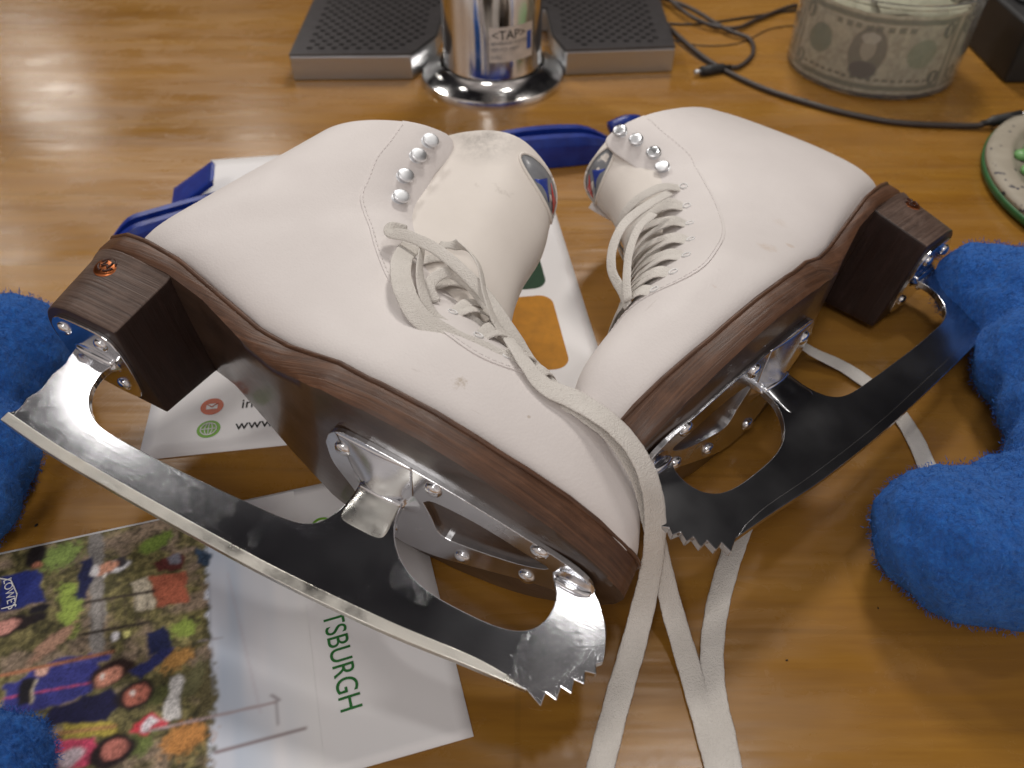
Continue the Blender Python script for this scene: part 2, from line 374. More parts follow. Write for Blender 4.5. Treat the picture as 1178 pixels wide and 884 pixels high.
# ------------------------------------------------------------------ the skates
# local frame of a skate, cm: x towards the toe, m (second) towards the inner side of the foot, z from the ice up the leg
#      Bx    Bz    Fx    Fz    wm   wl   nB  nF  aC
SHAPES = {"near": np.array([(25.75, 7.5, 25.8, 8.1, 0.35, 0.55, 2.6, 2.2, 0.6),
      (25.45, 7.3, 25.5, 8.9, 1.05, 1.5, 3.0, 2.2, 0.6),
      (24.7, 7.2, 24.95, 10.2, 1.79, 2.44, 3.4, 2.3, 0.6),
      (23.2, 7.15, 23.6, 11.3, 2.69, 3.39, 4.2, 2.4, 0.6),
      (21.3, 7.1, 22.27, 12.2, 3.4, 4.1, 5.0, 2.4, 0.6),
      (19.0, 7.1, 20.38, 12.53, 3.93, 4.53, 5.0, 2.3, 0.6),
      (16.5, 7.1, 18.32, 13.01, 4.31, 4.61, 5.0, 2.2, 0.6),
      (14.0, 7.2, 16.37, 13.72, 4.4, 4.4, 5.0, 2.1, 0.6),
      (11.5, 7.5, 14.63, 14.67, 3.99, 3.99, 4.6, 2.1, 0.6),
      (8.5, 8.1, 13.09, 15.84, 3.37, 3.57, 4.2, 2.1, 0.58),
      (5.2, 8.8, 11.95, 17.12, 3.25, 3.4, 4.0, 2.1, 0.56),
      (1.8, 9.4, 11.21, 18.22, 3.33, 3.38, 3.6, 2.1, 0.54),
      (-0.46, 9.4, 10.65, 19.13, 3.34, 3.34, 2.8, 2.1, 0.52),
      (-1.72, 10.45, 10.29, 19.96, 3.44, 3.44, 2.4, 2.1, 0.5),
      (-1.25, 12.86, 10.09, 20.95, 3.49, 3.49, 2.3, 2.1, 0.48),
      (-0.45, 15.41, 9.91, 21.87, 3.57, 3.57, 2.3, 2.1, 0.47),
      (0.38, 18.11, 9.99, 23.16, 3.61, 3.61, 2.3, 2.1, 0.46),
      (1.13, 20.23, 9.88, 24.3, 3.7, 3.7, 2.3, 2.1, 0.46)]),
  "far": np.array([(25.75, 7.5, 25.8, 8.1, 0.35, 0.55, 2.6, 2.2, 0.6),
      (25.45, 7.3, 25.5, 8.9, 1.05, 1.5, 3.0, 2.2, 0.6),
      (24.7, 7.2, 24.91, 9.73, 1.73, 2.38, 3.4, 2.3, 0.6),
      (23.2, 7.15, 23.61, 10.72, 2.63, 3.33, 4.2, 2.4, 0.6),
      (21.3, 7.1, 21.99, 11.28, 3.33, 4.03, 5.0, 2.4, 0.6),
      (19.0, 7.1, 20.2, 11.77, 3.87, 4.47, 5.0, 2.3, 0.6),
      (16.5, 7.1, 18.23, 12.5, 4.28, 4.58, 5.0, 2.2, 0.6),
      (14.0, 7.2, 16.37, 13.38, 4.38, 4.38, 5.0, 2.1, 0.6),
      (11.5, 7.5, 14.71, 14.45, 3.98, 3.98, 4.6, 2.1, 0.6),
      (8.5, 8.1, 13.26, 15.71, 3.37, 3.57, 4.2, 2.1, 0.58),
      (5.2, 8.8, 12.24, 17.07, 3.26, 3.41, 4.0, 2.1, 0.56),
      (1.8, 9.4, 11.64, 18.25, 3.35, 3.4, 3.6, 2.1, 0.54),
      (-1.79, 9.95, 11.29, 19.24, 3.38, 3.38, 2.8, 2.1, 0.52),
      (-3.17, 11.03, 11.03, 19.98, 3.5, 3.5, 2.4, 2.1, 0.5),
      (-3.0, 13.52, 11.05, 20.94, 3.53, 3.53, 2.3, 2.1, 0.48),
      (-2.21, 16.08, 11.24, 21.81, 3.52, 3.49, 2.3, 2.1, 0.47),
      (-1.27, 18.6, 11.3, 22.4, 3.50, 3.42, 2.3, 2.1, 0.46),
      (-0.35, 20.4, 11.3, 22.9, 3.42, 3.32, 2.3, 2.1, 0.46)])}
ST = SHAPES["near"]
def st(u):
    u = min(max(u, 0), len(ST) - 1 - 1e-6); i = int(u); t = u - i
    Q = [ST[max(i - 1, 0)], ST[i], ST[i + 1], ST[min(i + 2, len(ST) - 1)]]
    p0, p1, p2, p3 = Q
    return .5 * ((2 * p1) + (-p0 + p2) * t + (2 * p0 - 5 * p1 + 4 * p2 - p3) * t * t + (-p0 + 3 * p1 - 3 * p2 + p3) * t ** 3)
def surf(u, th, off=0.0):
    def P(u, th):
        Bx, Bz, Fx, Fz, wm, wl, nB, nF, aC = st(u)
        c, s = math.cos(th), math.sin(th); wd = wm if s >= 0 else wl
        if c >= 0: a = aC * (1 - c ** (2 / nF)); m = wd * abs(s) ** (2 / nF)
        else: a = aC + (1 - aC) * (-c) ** (2 / nB); m = wd * abs(s) ** (2 / nB)
        return np.array([Fx + (Bx - Fx) * a, math.copysign(m, s) if abs(s) > 1e-9 else 0., Fz + (Bz - Fz) * a])
    p = P(u, th)
    if not isinstance(off, str) and off == 0: return p
    e = .03
    n = np.cross(P(u + e, th) - P(u - e, th), P(u, th + e) - P(u, th - e))
    Bx, Bz, Fx, Fz = st(u)[:4]; aC = st(u)[8]
    cen = np.array([Fx + (Bx - Fx) * aC, 0, Fz + (Bz - Fz) * aC])
    n = unit(n)
    if n @ (p - cen) < 0: n = -n
    return (p, n) if off == 'n' else p + n * off
def snorm(u, th):
    return surf(u, th, 'n')
UT = 4.7
UE = len(ST) - 1
SET = {"near": dict(off=3.0, HU=[16.2, 15.4, 14.2, 13.0], HT=[62, 59, 55, 49]), "far": dict(off=-4.5, HU=[16.35, 15.05, 13.75, 12.5], HT=[51, 49.5, 46, 42])}
WHO = "near"
EU = [10.8, 9.7, 8.7, 7.6, 6.7, 6.0, 5.4]; ET = [49, 49, 50, 53, 57, 57, 52]
def th0(u, rnd=True):      # half opening angle of the throat
    if u <= UT: return 0.
    if not rnd: u = min(u, 16.2)
    a = float(np.interp(u, [UT, 4.85, 5.1, 5.5, 6.2, 7.5, 9, 11, 12, 13, 14, 15, 16, 16.5, 16.8, 17], [0, 9, 17, 24, 28, 29, 29.5, 30, 31.5, 34, 36, 38, 40.5, 43, 47, 54]))
    return R(a + SET[WHO]['off'] * min(1, max(0, (u - 9) / 4)))
def arc(u, th_start, dist, sgn=1):
    th = th_start; acc = 0; p = surf(u, sgn * th)
    while acc < dist and th < math.pi:
        th += .01; q = surf(u, sgn * th); acc += np.linalg.norm(q - p); p = q
    return th
def seam_angles(us, s_):
    w_ = [float(np.interp(u, [UT, 4.9, 5.4, 6.2, 7.5, 9, 11, 13, 15, 17], [.5, 1.3, 2.5, 3.2, 3.3, 3.1, 3.0, 3.0, 3.1, 3.1])) for u in us]
    b = np.array([arc(u, th0(u, False), w, s_) for u, w in zip(us, w_)])
    for _ in range(14): b[1:-1] = (b[:-2] + b[1:-1] * 2 + b[2:]) / 4
    return b

def wsole(x):    # inner and outer half width of the outsole
    X = [-3.25, -3.05, -2.4, -1.0, .5, 2.5, 5, 7.5, 9.5, 11, 12.5, 14.5, 17, 19, 21, 22.8, 24.2, 25.3, 26.0, 26.25]
    Mi = [.05, 1.0, 2.1, 3.05, 3.4, 3.5, 3.05, 2.75, 3.2, 3.95, 4.6, 4.85, 4.7, 4.3, 3.7, 2.95, 2.1, 1.25, .5, .0]
    La = [.05, 1.0, 2.1, 3.05, 3.4, 3.55, 3.4, 3.3, 3.5, 3.9, 4.35, 4.8, 4.95, 4.85, 4.35, 3.65, 2.85, 1.95, 1.05, .2]
    return np.interp(x, X, Mi), np.interp(x, X, La)
def ztop(x): return float(np.interp(x, [-3.3, 0, 2.5, 5, 8, 11, 14, 20, 26.3], [9.95, 9.75, 9.45, 8.95, 8.3, 7.75, 7.35, 7.25, 7.5]))
def zbot(x, m=0): return float(np.interp(x, [-3.3, 2.5, 4.5, 7, 9.5, 12, 14, 22, 26.3], [8.8, 8.6, 8.3, 7.45, 6.6, 5.95, 5.74, 5.7, 5.95])) + (.055 * m if x > 8 else .055 * m * max(0, (x - 3) / 5))

def placed(M, t, sg):
    m = Matrix.Identity(4)
    for i in range(3):
        m[i][0] = M[i][0]; m[i][1] = M[i][1] * sg; m[i][2] = M[i][2]; m[i][3] = t[i] * CM
    m[2][3] = (t[2] + LIFT) * CM
    return m

def make_skate(M, t, sg, label, tongue_path, tb, which):
    root_ = root('figure_skate', label, 'ice skate', mat=placed(M, t, sg), group='pair of figure skates')
    K = dict(sg=sg)
    # ---- boot upper
    NU, NT = 110, 84; rows = []
    us = np.concatenate([np.linspace(0, 4.6, 34), np.linspace(4.65, 6.5, 24), np.linspace(6.7, 16, 50), np.linspace(16.1, UE, 16)])
    for u in us:
        a = th0(u)
        rows.append([surf(u, a + (2 * math.pi - 2 * a) * j / NT) for j in range(NT + 1)])
    bm, V = sheet(rows)
    tip = bm.verts.new(np.mean(rows[0], 0) + np.array([.12, 0, 0]))
    for j in range(NT):
        bm.faces.new((tip, V[0][j], V[0][j + 1]))
    bmesh.ops.remove_doubles(bm, verts=bm.verts[:], dist=.004)
    up = finish(bm, 'boot_upper', LEA, root_, True, [SOLI(.34), ('BEVEL', dict(width=.1 * CM, segments=2, limit_method='ANGLE', angle_limit=R(50)))], **K)
    # ---- padded collar lining inside
    rows = []
    for u in np.linspace(9.5, UE - .12, 40):
        a = th0(u) + .03
        rows.append([surf(u, a + (2 * math.pi - 2 * a) * j / 50, -.42) for j in range(51)])
    bm, V = sheet(rows); finish(bm, 'lining', LIN, root_, True, [SOLI(.25)], **K)
    # ---- eyelet facings
    for s_ in (1, -1):
        fu = np.linspace(UT + .05, UE - .01, 120); sb = seam_angles(fu, s_)
        rows = []
        for u, b in zip(fu, sb):
            a = th0(u) + .004
            rows.append([surf(u, s_ * (a + (b - a) * j / 18), .185) for j in range(19)])
        bm, V = sheet(rows); finish(bm, 'eyelet_facing', LEA, root_, True, [SOLI(.09), BEV(.03, 2, 50)], **K)
        # stitched seam just inside the facing's back edge
        bm = bmesh.new(); path = []
        for k in range(0, 120):
            u = fu[k]; w_ = np.linalg.norm(surf(u, s_ * (sb[k] - .02)) - surf(u, s_ * sb[k])) / .02
            path.append(surf(u, s_ * (sb[k] - .14 / max(w_, .5)), .235))
        L = np.concatenate([[0], np.cumsum(np.linalg.norm(np.diff(path, axis=0), axis=1))]); path = np.array(path)
        for d in np.arange(.2, L[-1] - .2, .30):
            q = [np.array([np.interp(d + e, L, path[:, c]) for c in range(3)]) for e in (-.10, 0, .10)]
            tube(q, .022, bm, 5, 1)
        finish(bm, 'stitching', LEA, root_, True, **K)
    # ---- tongue
    rows = []; tp = catmull(tongue_path, 10); nT = len(tp)
    def tong(i, ph, off=0):
        i0 = int(min(max(i, 0), nT - 1.001)); f = i - i0
        c = tp[i0] * (1 - f) + tp[i0 + 1] * f; k = i / (nT - 1)
        b, a = tb[0] + (tb[1] - tb[0]) * k, tb[2]
        slope = tb[3] * k ** 2
        x = c[0] - (a + off * 0) * (1 - math.cos(ph)) * 1.0; z = c[1] + slope * (1 - math.cos(ph)) * a * .7 - 1.6 * k ** 6 * min(1, max(0, (abs(ph) - .95) / 1.1)) ** 2 * 1.5
        n = np.array([math.cos(ph) * b, math.sin(ph) * a, 0]); n = unit(n)
        t_ = min(1, max(0, (abs(ph) - 1.0) / .8)); b *= 1 - .10 * t_ * t_ * (3 - 2 * t_)
        return np.array([x, b * math.sin(ph), z]) + n * off
    for i in range(nT):
        rows.append([tong(i, ph) for ph in np.linspace(R(-140), R(140), 56)])
    # rolled rim
    bm, V = sheet(rows); tg = finish(bm, 'tongue', TON, root_, True, [SOLI(.55), ('BEVEL', dict(width=.2 * CM, segments=3, limit_method='ANGLE', angle_limit=R(50)))], **K)
    # woven label let into the tongue
    ic = nT - 1 - (3.0 + which[0]); pc = R(which[1])
    def lab(rx, rp, off, name, mat, pts=None, par=tg, cen=(0, 0)):
        bm = bmesh.new(); vs = []
        if pts is None: pts = [(math.cos(q), math.sin(q)) for q in np.linspace(0, 2 * math.pi, 36, endpoint=False)]
        c = bm.verts.new(tong(ic + cen[0], pc + cen[1], off)); ring2 = []
        for f in (.5, 1.0):
            ring2.append([bm.verts.new(tong(ic + cen[0] + p * rx * f, pc + cen[1] + q * rp * f, off)) for p, q in pts])
        n = len(pts)
        for i in range(n):
            k = (i + 1) % n
            bm.faces.new((c, ring2[0][i], ring2[0][k])); bm.faces.new((ring2[0][i], ring2[1][i], ring2[1][k], ring2[0][k]))
        return finish(bm, name, mat, par, True, [SOLI(.03)], **K)
    LB = lab(4.6, R(33), .30, 'label', GRE)
    rim = [tong(ic + 4.8 * math.cos(q), pc + R(34.5) * math.sin(q), .30) for q in np.linspace(0, 2 * math.pi, 48)]
    finish(tube(rim, .085, None, 8, 1), 'label_rim', TON, tg, True, **K)
    lab(2.6, R(13), .335, 'emblem', EMB_B, [(-1, -.9), (-1, .9), (-.2, .45), (.95, 0), (-.2, -.45)], LB, (-.2, R(6)))
    lab(2.6, R(11), .345, 'emblem', EMB_R, [(1, .9), (1, -.9), (.2, -.9), (-.9, -.9), (-.2, -.1)], LB, (.2, R(-10)))
    # ---- outsole
    xs = [-3.25 + (26.25 + 3.25) * (1 - math.cos(math.pi * i / 90)) / 2 for i in range(91)]; rows = []
    for x in xs:
        a, b = wsole(x); a = max(a, .02); b = max(b, .02); zt = ztop(x); rr = .12
        pr_ = [(a, zt), (a + .03, zt - .25), (a + .02, zbot(x, a) + .28), (a - min(.1, a * .4), zbot(x, a) + .05), (a * .85, zbot(x, a * .85)), (a * .4, zbot(x, a * .4)), (-b * .4, zbot(x, -b * .4)),
               (-b * .85, zbot(x, -b * .85)), (-b + min(.1, b * .4), zbot(x, -b) + .05), (-b - .02, zbot(x, -b) + .28), (-b - .03, zt - .25), (-b, zt), (-b * .5, zt), (a * .5, zt)]
        rows.append([np.array([x, m, z]) for m, z in pr_])
    bm = loft(rows); so = finish(bm, 'outsole', STK, root_, True, [('EDGE_SPLIT', dict(split_angle=R(50)))], mats=[SOL], **K)
    for p in so.data.polygons:
        if p.normal.z < -.75: p.material_index = 1
    # welt bead under the upper
    loop = [np.array([x, wsole(x)[0] + .0, ztop(x) + .02]) for x in xs[1:-1]] + [np.array([x, -wsole(x)[1], ztop(x) + .02]) for x in xs[1:-1][::-1]]
    loop.append(loop[0]); finish(tube(loop, .11, None, 6, 1), 'welt', STK, so, True, **K)
    # ---- heel
    rows = []
    for k, z in enumerate(np.linspace(8.75, 5.2, 9)):
        f = 1.0 - .11 * k / 8 + (.03 if k == 0 else 0); lp = []
        for q in np.linspace(-math.pi / 2, math.pi / 2, 23):
            lp.append(np.array([.3 - 3.2 * f * math.cos(q) ** .9, 3.25 * f * math.sin(q), z]))
        for mm in (3.25, 2.8, 1.4, 0, -1.4, -2.8, -3.25):
            lp.append(np.array([3.0 - .10 * mm - .12 * (1 - (mm / 3.25) ** 2) - .03 * k, mm * f, z]))
        rows.append(lp)
    hl = finish(loft(rows), 'heel', HEELM, root_, True, [BEV(.10, 3, 38), ('EDGE_SPLIT', dict(split_angle=R(38)))], mats=[BRE], **K)
    for p in hl.data.polygons:
        if p.normal.x > .75 or p.normal.z < -.8: p.material_index = 1
    # copper button on the heel's inner side
    pc_ = np.array([-.35, 3.04, 7.9]); nc = unit([-.12, 1, .05])
    bm = bmesh.new(); dome(bm, pc_ - nc * .02, nc, .66, .13, 28, 5)
    bt = finish(bm, 'button', COPP, hl, True, **K)
    bm = bmesh.new(); ax = unit(np.cross(nc, [0, 0, 1])); ay = np.cross(nc, ax)
    for q0, q1 in ((.2, 1.3), (1.7, 2.9), (3.3, 4.4), (4.8, 6.0)):
        tube([pc_ + nc * .10 + .40 * (ax * math.cos(q) + ay * math.sin(q)) for q in np.linspace(q0, q1, 7)], .05, bm, 6, 1)
    for dx, dy, ex, ey in ((-.18, -.18, -.18, .16), (-.18, .16, .02, .0), (.02, 0, .18, .18), (.18, .18, .18, -.18)):
        tube([pc_ + nc * .12 + ax * dx + ay * dy, pc_ + nc * .12 + ax * ex + ay * ey], .045, bm, 6, 1)
    finish(bm, 'embossing', COPD, bt, True, **K)
    # ---- blade
    cm2 = lambda P, n=5: [tuple(q) for q in catmull(P, n)]
    prof = cm2([(-.75, .45), (2, .22), (5, .12), (9.4, .08), (14, .12), (18.7, .38), (22.0, .75), (24.4, .98)], 4)
    nb = len(prof)
    prof += [(25.12, .70), (25.08, 1.22), (25.55, 1.15), (25.48, 1.66), (25.93, 1.62), (25.80, 2.12), (26.22, 2.14), (26.05, 2.58), (26.46, 2.68), (26.30, 3.0)]
    prof += cm2([(26.5, 3.2), (26.42, 3.6), (26.1, 4.4), (25.6, 5.1), (25.1, 5.55)], 4)
    prof += cm2([(23.3, 5.55), (23.55, 5.15), (23.85, 4.7), (23.95, 4.1), (23.8, 3.4), (23.3, 2.85), (22.4, 2.55), (21, 2.45), (19.4, 2.5), (18.2, 2.85), (17.3, 3.5), (16.75, 4.3), (16.55, 5.25)])
    prof += cm2([(14.45, 5.25), (14.5, 4.5), (14.35, 3.6), (13.9, 2.85), (13.0, 2.45), (11, 2.28), (7.4, 2.12), (5.1, 2.1), (3.2, 2.2), (2.1, 2.7), (1.45, 3.5), (1.25, 4.4), (1.45, 5.1)])
    prof += cm2([(-.85, 5.1), (-.7, 4.4), (-.55, 3.9), (-.62, 3.2), (-.45, 2.4), (-.62, 1.8), (-.5, 1.2), (-.78, .8)], 3)
    bm = poly_plate(prof, [], -.19, .19, lambda p, q, a: (p, a, q))
    bl = finish(bm, 'blade', BLD, root_, False, [BEV(.035, 2, 30)], **K)
    run = [(x, z - .02) for x, z in prof[:nb]] + cm2([(23.6, 1.12), (22.0, 1.12), (18.7, .80), (14, .55), (9.4, .52), (5, .56), (2, .66), (-.75, .88)], 4)
    finish(poly_plate(run, [], -.21, .21, lambda p, q, a: (p, a, q)), 'runner', RUN, bl, False, [BEV(.03, 2, 30)], **K)
    # toe plate
    pl = catmull([(12.7, 1.6), (13.1, 2.55), (14.2, 2.95), (18, 2.55), (21.5, 1.85), (24.2, 1.1), (25.05, .1), (24.4, -.95), (22.0, -1.95), (19.6, -3.1), (17.6, -3.95), (15.9, -4.05), (14.7, -3.1), (13.7, -1.2), (12.9, .2), (12.7, 1.6)], 5)[:-1]
    hole = catmull([(17.35, .55), (17.75, -.4), (18.2, -1.5), (19.4, -1.45), (21.8, -.65), (23.1, .25), (22.0, .55), (19.8, 1.0), (17.9, 1.0), (17.35, .55)], 4)[:-1]
    tpz = lambda p, q, a: (p, q, 5.70 + .055 * q + a)
    tpl = finish(poly_plate(pl, [hole], -.2, .04, tpz), 'toe_plate', CHP, bl, False, [BEV(.05, 2, 30)], **K)
    sc = [(13.6, 1.75), (17.85, 2.0), (22.6, 1.25), (19.3, -2.55), (22.3, -1.35), (15.6, -3.2)]
    for x, m in sc:
        bm = bmesh.new(); dome(bm, tpz(x, m, -.2), (0, 0, -1), .40, .24, 18, 6)
        finish(bm, 'screw', CHR, bl, True, **K)
    # flared mount under the ball
    rows = []
    for k in range(9):
        f = k / 8; z = 5.12 + .44 * f; hx = 1.08 + .75 * f ** 2.2; hm = .24 + 1.15 * f ** 2.0
        rows.append([np.array([15.5 + .1 * f + hx * abs(math.cos(q)) ** .8 * math.copysign(1, math.cos(q)), hm * math.sin(q), z + .055 * hm * math.sin(q)]) for q in np.linspace(0, 2 * math.pi, 32, endpoint=False)])
    finish(loft(rows), 'mount', CHR, bl, True, [('EDGE_SPLIT', dict(split_angle=R(60)))], **K)
    # pressed hump running from the plate's inner edge down to the stanchion
    rows = []
    for k in range(17):
        f = k / 16; mm = .22 + 2.5 * f; h = .52 * (1 - f ** 1.3) ** .9
        rows.append([np.array([15.45 - .35 * f + (1.45 + .35 * f) * s_, mm, 5.53 + .055 * mm - h * math.cos(s_ * math.pi / 2) ** 1.25]) for s_ in np.linspace(-1, 1, 25)])
    bm, V = sheet(rows); finish(bm, 'mount', CHP, bl, True, [SOLI(.06)], **K)
    bm = tube([(14.55, .16, 5.16), (15.0, .25, 5.1), (15.5, .27, 5.08), (16.0, .25, 5.1), (16.5, .16, 5.16)], .15, None, 12, 4)
    finish(bm, 'weld', CHR, bl, True, **K)
    # dished stem below it
    rows = []
    for k in range(17):
        f = k / 16; z = 5.08 - 1.75 * f; hw = float(np.interp(z, [3.3, 3.6, 4.3, 5.1], [1.42, 1.30, 1.06, .98])); cx = 15.52 + .10 * f
        fade = 1 - f ** 1.6
        rows.append([np.array([cx + hw * s_ * (1 - .35 * f ** 3), .185 + .12 * (1 - s_ ** 4) * fade - .05 * math.exp(-((s_ * 2.8) ** 2 + ((f - .38) * 6) ** 2)) - .03 * f ** 4, z]) for s_ in np.linspace(-1, 1, 25)])
    bm, V = sheet(rows); finish(bm, 'stem_pressing', SAT, bl, True, [SOLI(.04)], **K)
    # toe mount
    rows = []
    for k in range(7):
        f = k / 6; z = 5.2 + .4 * f
        rows.append([np.array([24.35 - .15 * f + (.85 + .1 * f) * math.cos(q), (.25 + .65 * f ** 1.6) * math.sin(q), z]) for q in np.linspace(0, 2 * math.pi, 24, endpoint=False)])
    finish(loft(rows), 'mount', CHR, bl, True, [('EDGE_SPLIT', dict(split_angle=R(60)))], **K)
    finish(tube([(23.55, .2, 5.3), (24.0, .3, 5.2), (24.6, .3, 5.22), (25.0, .2, 5.35)], .14, None, 10, 4), 'weld', CHR, bl, True, **K)
    # heel plate
    hp = catmull([(-2.0, 0), (-1.85, 1.2), (-1.1, 2.1), (0, 2.35), (1.6, 2.3), (2.15, 1.6), (2.3, 0), (2.15, -1.6), (1.6, -2.3), (0, -2.35), (-1.1, -2.1), (-1.85, -1.2), (-2.0, 0)], 4)[:-1]
    finish(poly_plate(hp, [], 5.0, 5.22, lambda p, q, a: (p, q, a)), 'heel_plate', CHR, bl, False, [BEV(.05, 2, 30)], **K)
    for x, m in ((-1.0, 1.35), (1.2, 1.5), (-1.0, -1.35), (1.2, -1.5)):
        bm = bmesh.new(); dome(bm, (x, m, 5.0), (0, 0, -1), .36, .22, 18, 6); finish(bm, 'screw', CHR, bl, True, **K)
    finish(tube([(-.75, .2, 4.98), (-.2, .28, 4.92), (.8, .28, 4.92), (1.35, .2, 4.98)], .15, None, 10, 4), 'weld', CHR, bl, True, **K)
    rows = []
    for k in range(7):
        f = k / 6; z = 4.75 + .3 * f
        rows.append([np.array([.3 + (1.1 + .35 * f) * math.cos(q), (.22 + .55 * f ** 2) * math.sin(q), z]) for q in np.linspace(0, 2 * math.pi, 24, endpoint=False)])
    finish(loft(rows), 'mount', CHR, bl, True, [('EDGE_SPLIT', dict(split_angle=R(60)))], **K)
    # ---- hooks and eyelets
    hu, ht = SET[WHO]['HU'], SET[WHO]['HT']
    def eye(u, s_): return R(float(np.interp(u, EU[::-1], ET[::-1])))
    for s_ in (1, -1):
        for u, t_ in zip(hu, ht):
            t_ = t_ if s_ > 0 else t_ + 16; p, n = snorm(u, s_ * R(t_)); p = p + n * .22
            aw = surf(u, s_ * R(t_ + 4)) - surf(u, s_ * R(t_)); aw = unit(aw - n * (aw @ n)); sd = unit(np.cross(n, aw))
            bm = bmesh.new(); dome(bm, p - n * .02, n, .40, .07, 20, 4)
            nn_ = unit(n - aw * .30); c0 = p + nn_ * .02
            ring_ = lambda c, ra, rb: [c + aw * ra * math.cos(q) + sd * rb * math.sin(q) for q in np.linspace(0, 2 * math.pi, 22, endpoint=False)]
            loft([ring_(c0, .16, .2), ring_(c0 + nn_ * .22, .15, .19), ring_(c0 + nn_ * .20, .36, .36), ring_(c0 + nn_ * .24, .44, .40), ring_(c0 + nn_ * .30, .42, .38), ring_(c0 + nn_ * .33, .32, .28), ring_(c0 + nn_ * .345, .15, .12)], bm)
            finish(bm, 'lace_hook', CHK, root_, True, **K)
        for u in EU:
            p, n = snorm(u, s_ * eye(u, s_)); p = p + n * .25
            a = unit(np.cross(n, [.2, .3, .9])); b = np.cross(n, a)
            ring = [p + .2 * (a * math.cos(q) + b * math.sin(q)) for q in np.linspace(0, 2 * math.pi, 17)]
            finish(tube(ring, .045, None, 6, 1), 'eyelet', WHI, root_, True, **K)
    return root_, K, EU, eye, tong, nT

ML = [[0.8892, 0.0489, 0.4548], [-0.4415, -0.1683, 0.8813], [-0.1196, 0.9845, 0.1281]]; TL = [-21.631, 22.517, 5.332]
MR = [[-0.734, 0.1409, -0.6644], [-0.6749, -0.0416, 0.7367], [0.0761, 0.9892, 0.1256]]; TR = [27.616, 34.11, 1.702]
def ortho(M):
    a = np.array(M, float); u, s, v = np.linalg.svd(a); return (u @ v).tolist()
ML, MR = ortho(ML), ortho(MR)
ST = SHAPES['near']; WHO = 'near'; LEA = LEA_NEAR; BLD = BLD_NEAR; RUN = GRD; SAT = m_chrome('satin_steel', .26, (.80, .79, .74, 1), .8)
SA = make_skate(ML, TL, -1, 'white figure skate nearest the viewer, on its side, polished blade and loose laces', [(20.8, 11.9), (19.2, 12.5), (17.5, 13.6), (15.9, 15.8), (15.15, 18.5), (15.0, 21.2), (14.4, 23.4), (13.9, 25.3)], (1.9, 3.1, 4.3, .12), (2.8, 25))
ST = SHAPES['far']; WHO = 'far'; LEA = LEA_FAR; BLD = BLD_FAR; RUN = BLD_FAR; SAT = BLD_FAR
SB = make_skate(MR, TR, 1, 'white figure skate farther back, laced up, dark blade reaching the right blue fleece', [(20.6, 11.1), (18.8, 11.7), (16.8, 12.8), (14.14, 15.47), (12.77, 17.66), (11.7, 19.4), (11.2, 21.0), (10.6, 22.7)], (1.8, 2.8, 5.0, .10), (1.5, 6))

# ---- laces
def lace_between(S, u0, s0, u1, s1, bulge, w0=.55, lift=.32):
    _, K, EU, eye, tong, nT = S
    a0 = s0 * eye(u0, s0); a1 = s1 * eye(u1, s1); pts, nn = [], []
    p0, n0 = snorm(u0, a0); p1, n1 = snorm(u1, a1); um = (u0 + u1) / 2
    pm, nm = snorm(um, 0.0)
    for k in range(11):
        f = k / 10; n = unit(n0 * (1 - f) ** 2 + n1 * f * f + nm * 2 * f * (1 - f))
        u = u0 + (u1 - u0) * f; th = a0 + (a1 - a0) * f
        p, _n = snorm(u, th); h = lift + bulge * math.sin(f * math.pi) ** .8 - (.3 if k in (0, 10) else 0)
        pts.append(p + n * h); nn.append(n)
    return pts, nn
for S, off, bl_ in ((SA, .9, 1.0), (SB, .9, .75)):
    r_, K, EU, eye, tong, nT = S
    WHO = 'near' if S is SA else 'far'; ST = SHAPES[WHO]
    for i in range(len(EU) - 1):
        if S is SA and i < 1: continue
        f = 1 - i / (len(EU) - 1)
        for s_ in (1, -1):
            p, n = lace_between(S, EU[i], s_, EU[i + 1], -s_, (.12 + bl_ * f) * (1 if s_ == 1 else .8))
            finish(ribbon(p, n, .55 if S is SA else .70, .11, 5), 'lace', LAC, r_, True, **K)
    p, n = lace_between(S, EU[-1], 1, EU[-1], -1, .15)
    finish(ribbon(p, n, .55 if S is SA else .70, .11, 5), 'lace', LAC, r_, True, **K)

# ------------------------------------------------------------------ printed cards on the table
def T2(u, v, z=0):
    return at(u, v, z)[:2]
class Card:
    """a sheet lying on the table: origin corner, x axis turned by ang, size w x h cm"""
    def __init__(s, name, label, cat, org, ang, w, h, z0, th, mat=PAP, curl=0.0):
        s.r = root(name, label, cat, (org[0], org[1], z0)); s.r.rotation_euler = (0, 0, ang)
        s.o = np.array(org); s.a = ang; s.z = z0 + th; s.th = th; s.w, s.h, s.curl = w, h, curl
        rows = [[np.array([w * i / 40, h * j / 30, s.lift(w * i / 40, h * j / 30)]) for i in range(41)] for j in range(31)]
        bm, V = sheet(rows); top = [np.array(p) for r in rows for p in r]
        s.sheet = finish(bm, 'sheet', mat, s.r, True, [('SOLIDIFY', dict(thickness=th * CM, offset=0))])
        s.sheet.location.z = th / 2 * CM
    def lift(s, x, y): return s.curl * ((x / s.w) ** 4 * (1 - y / s.h) ** 3)
    def loc(s, u, v):
        p = T2(u, v, s.z) - s.o; c, n = math.cos(s.a), math.sin(s.a)
        return np.array([p[0] * c + p[1] * n, -p[0] * n + p[1] * c])
    def patch(s, name, pts, mat, parent=None, dz=.012):
        bm = bmesh.new(); bm.faces.new([bm.verts.new((p[0], p[1], s.th + dz + s.lift(*p[:2]))) for p in pts])
        bmesh.ops.triangulate(bm, faces=bm.faces[:])
        return finish(bm, name, mat, parent or s.r, False)
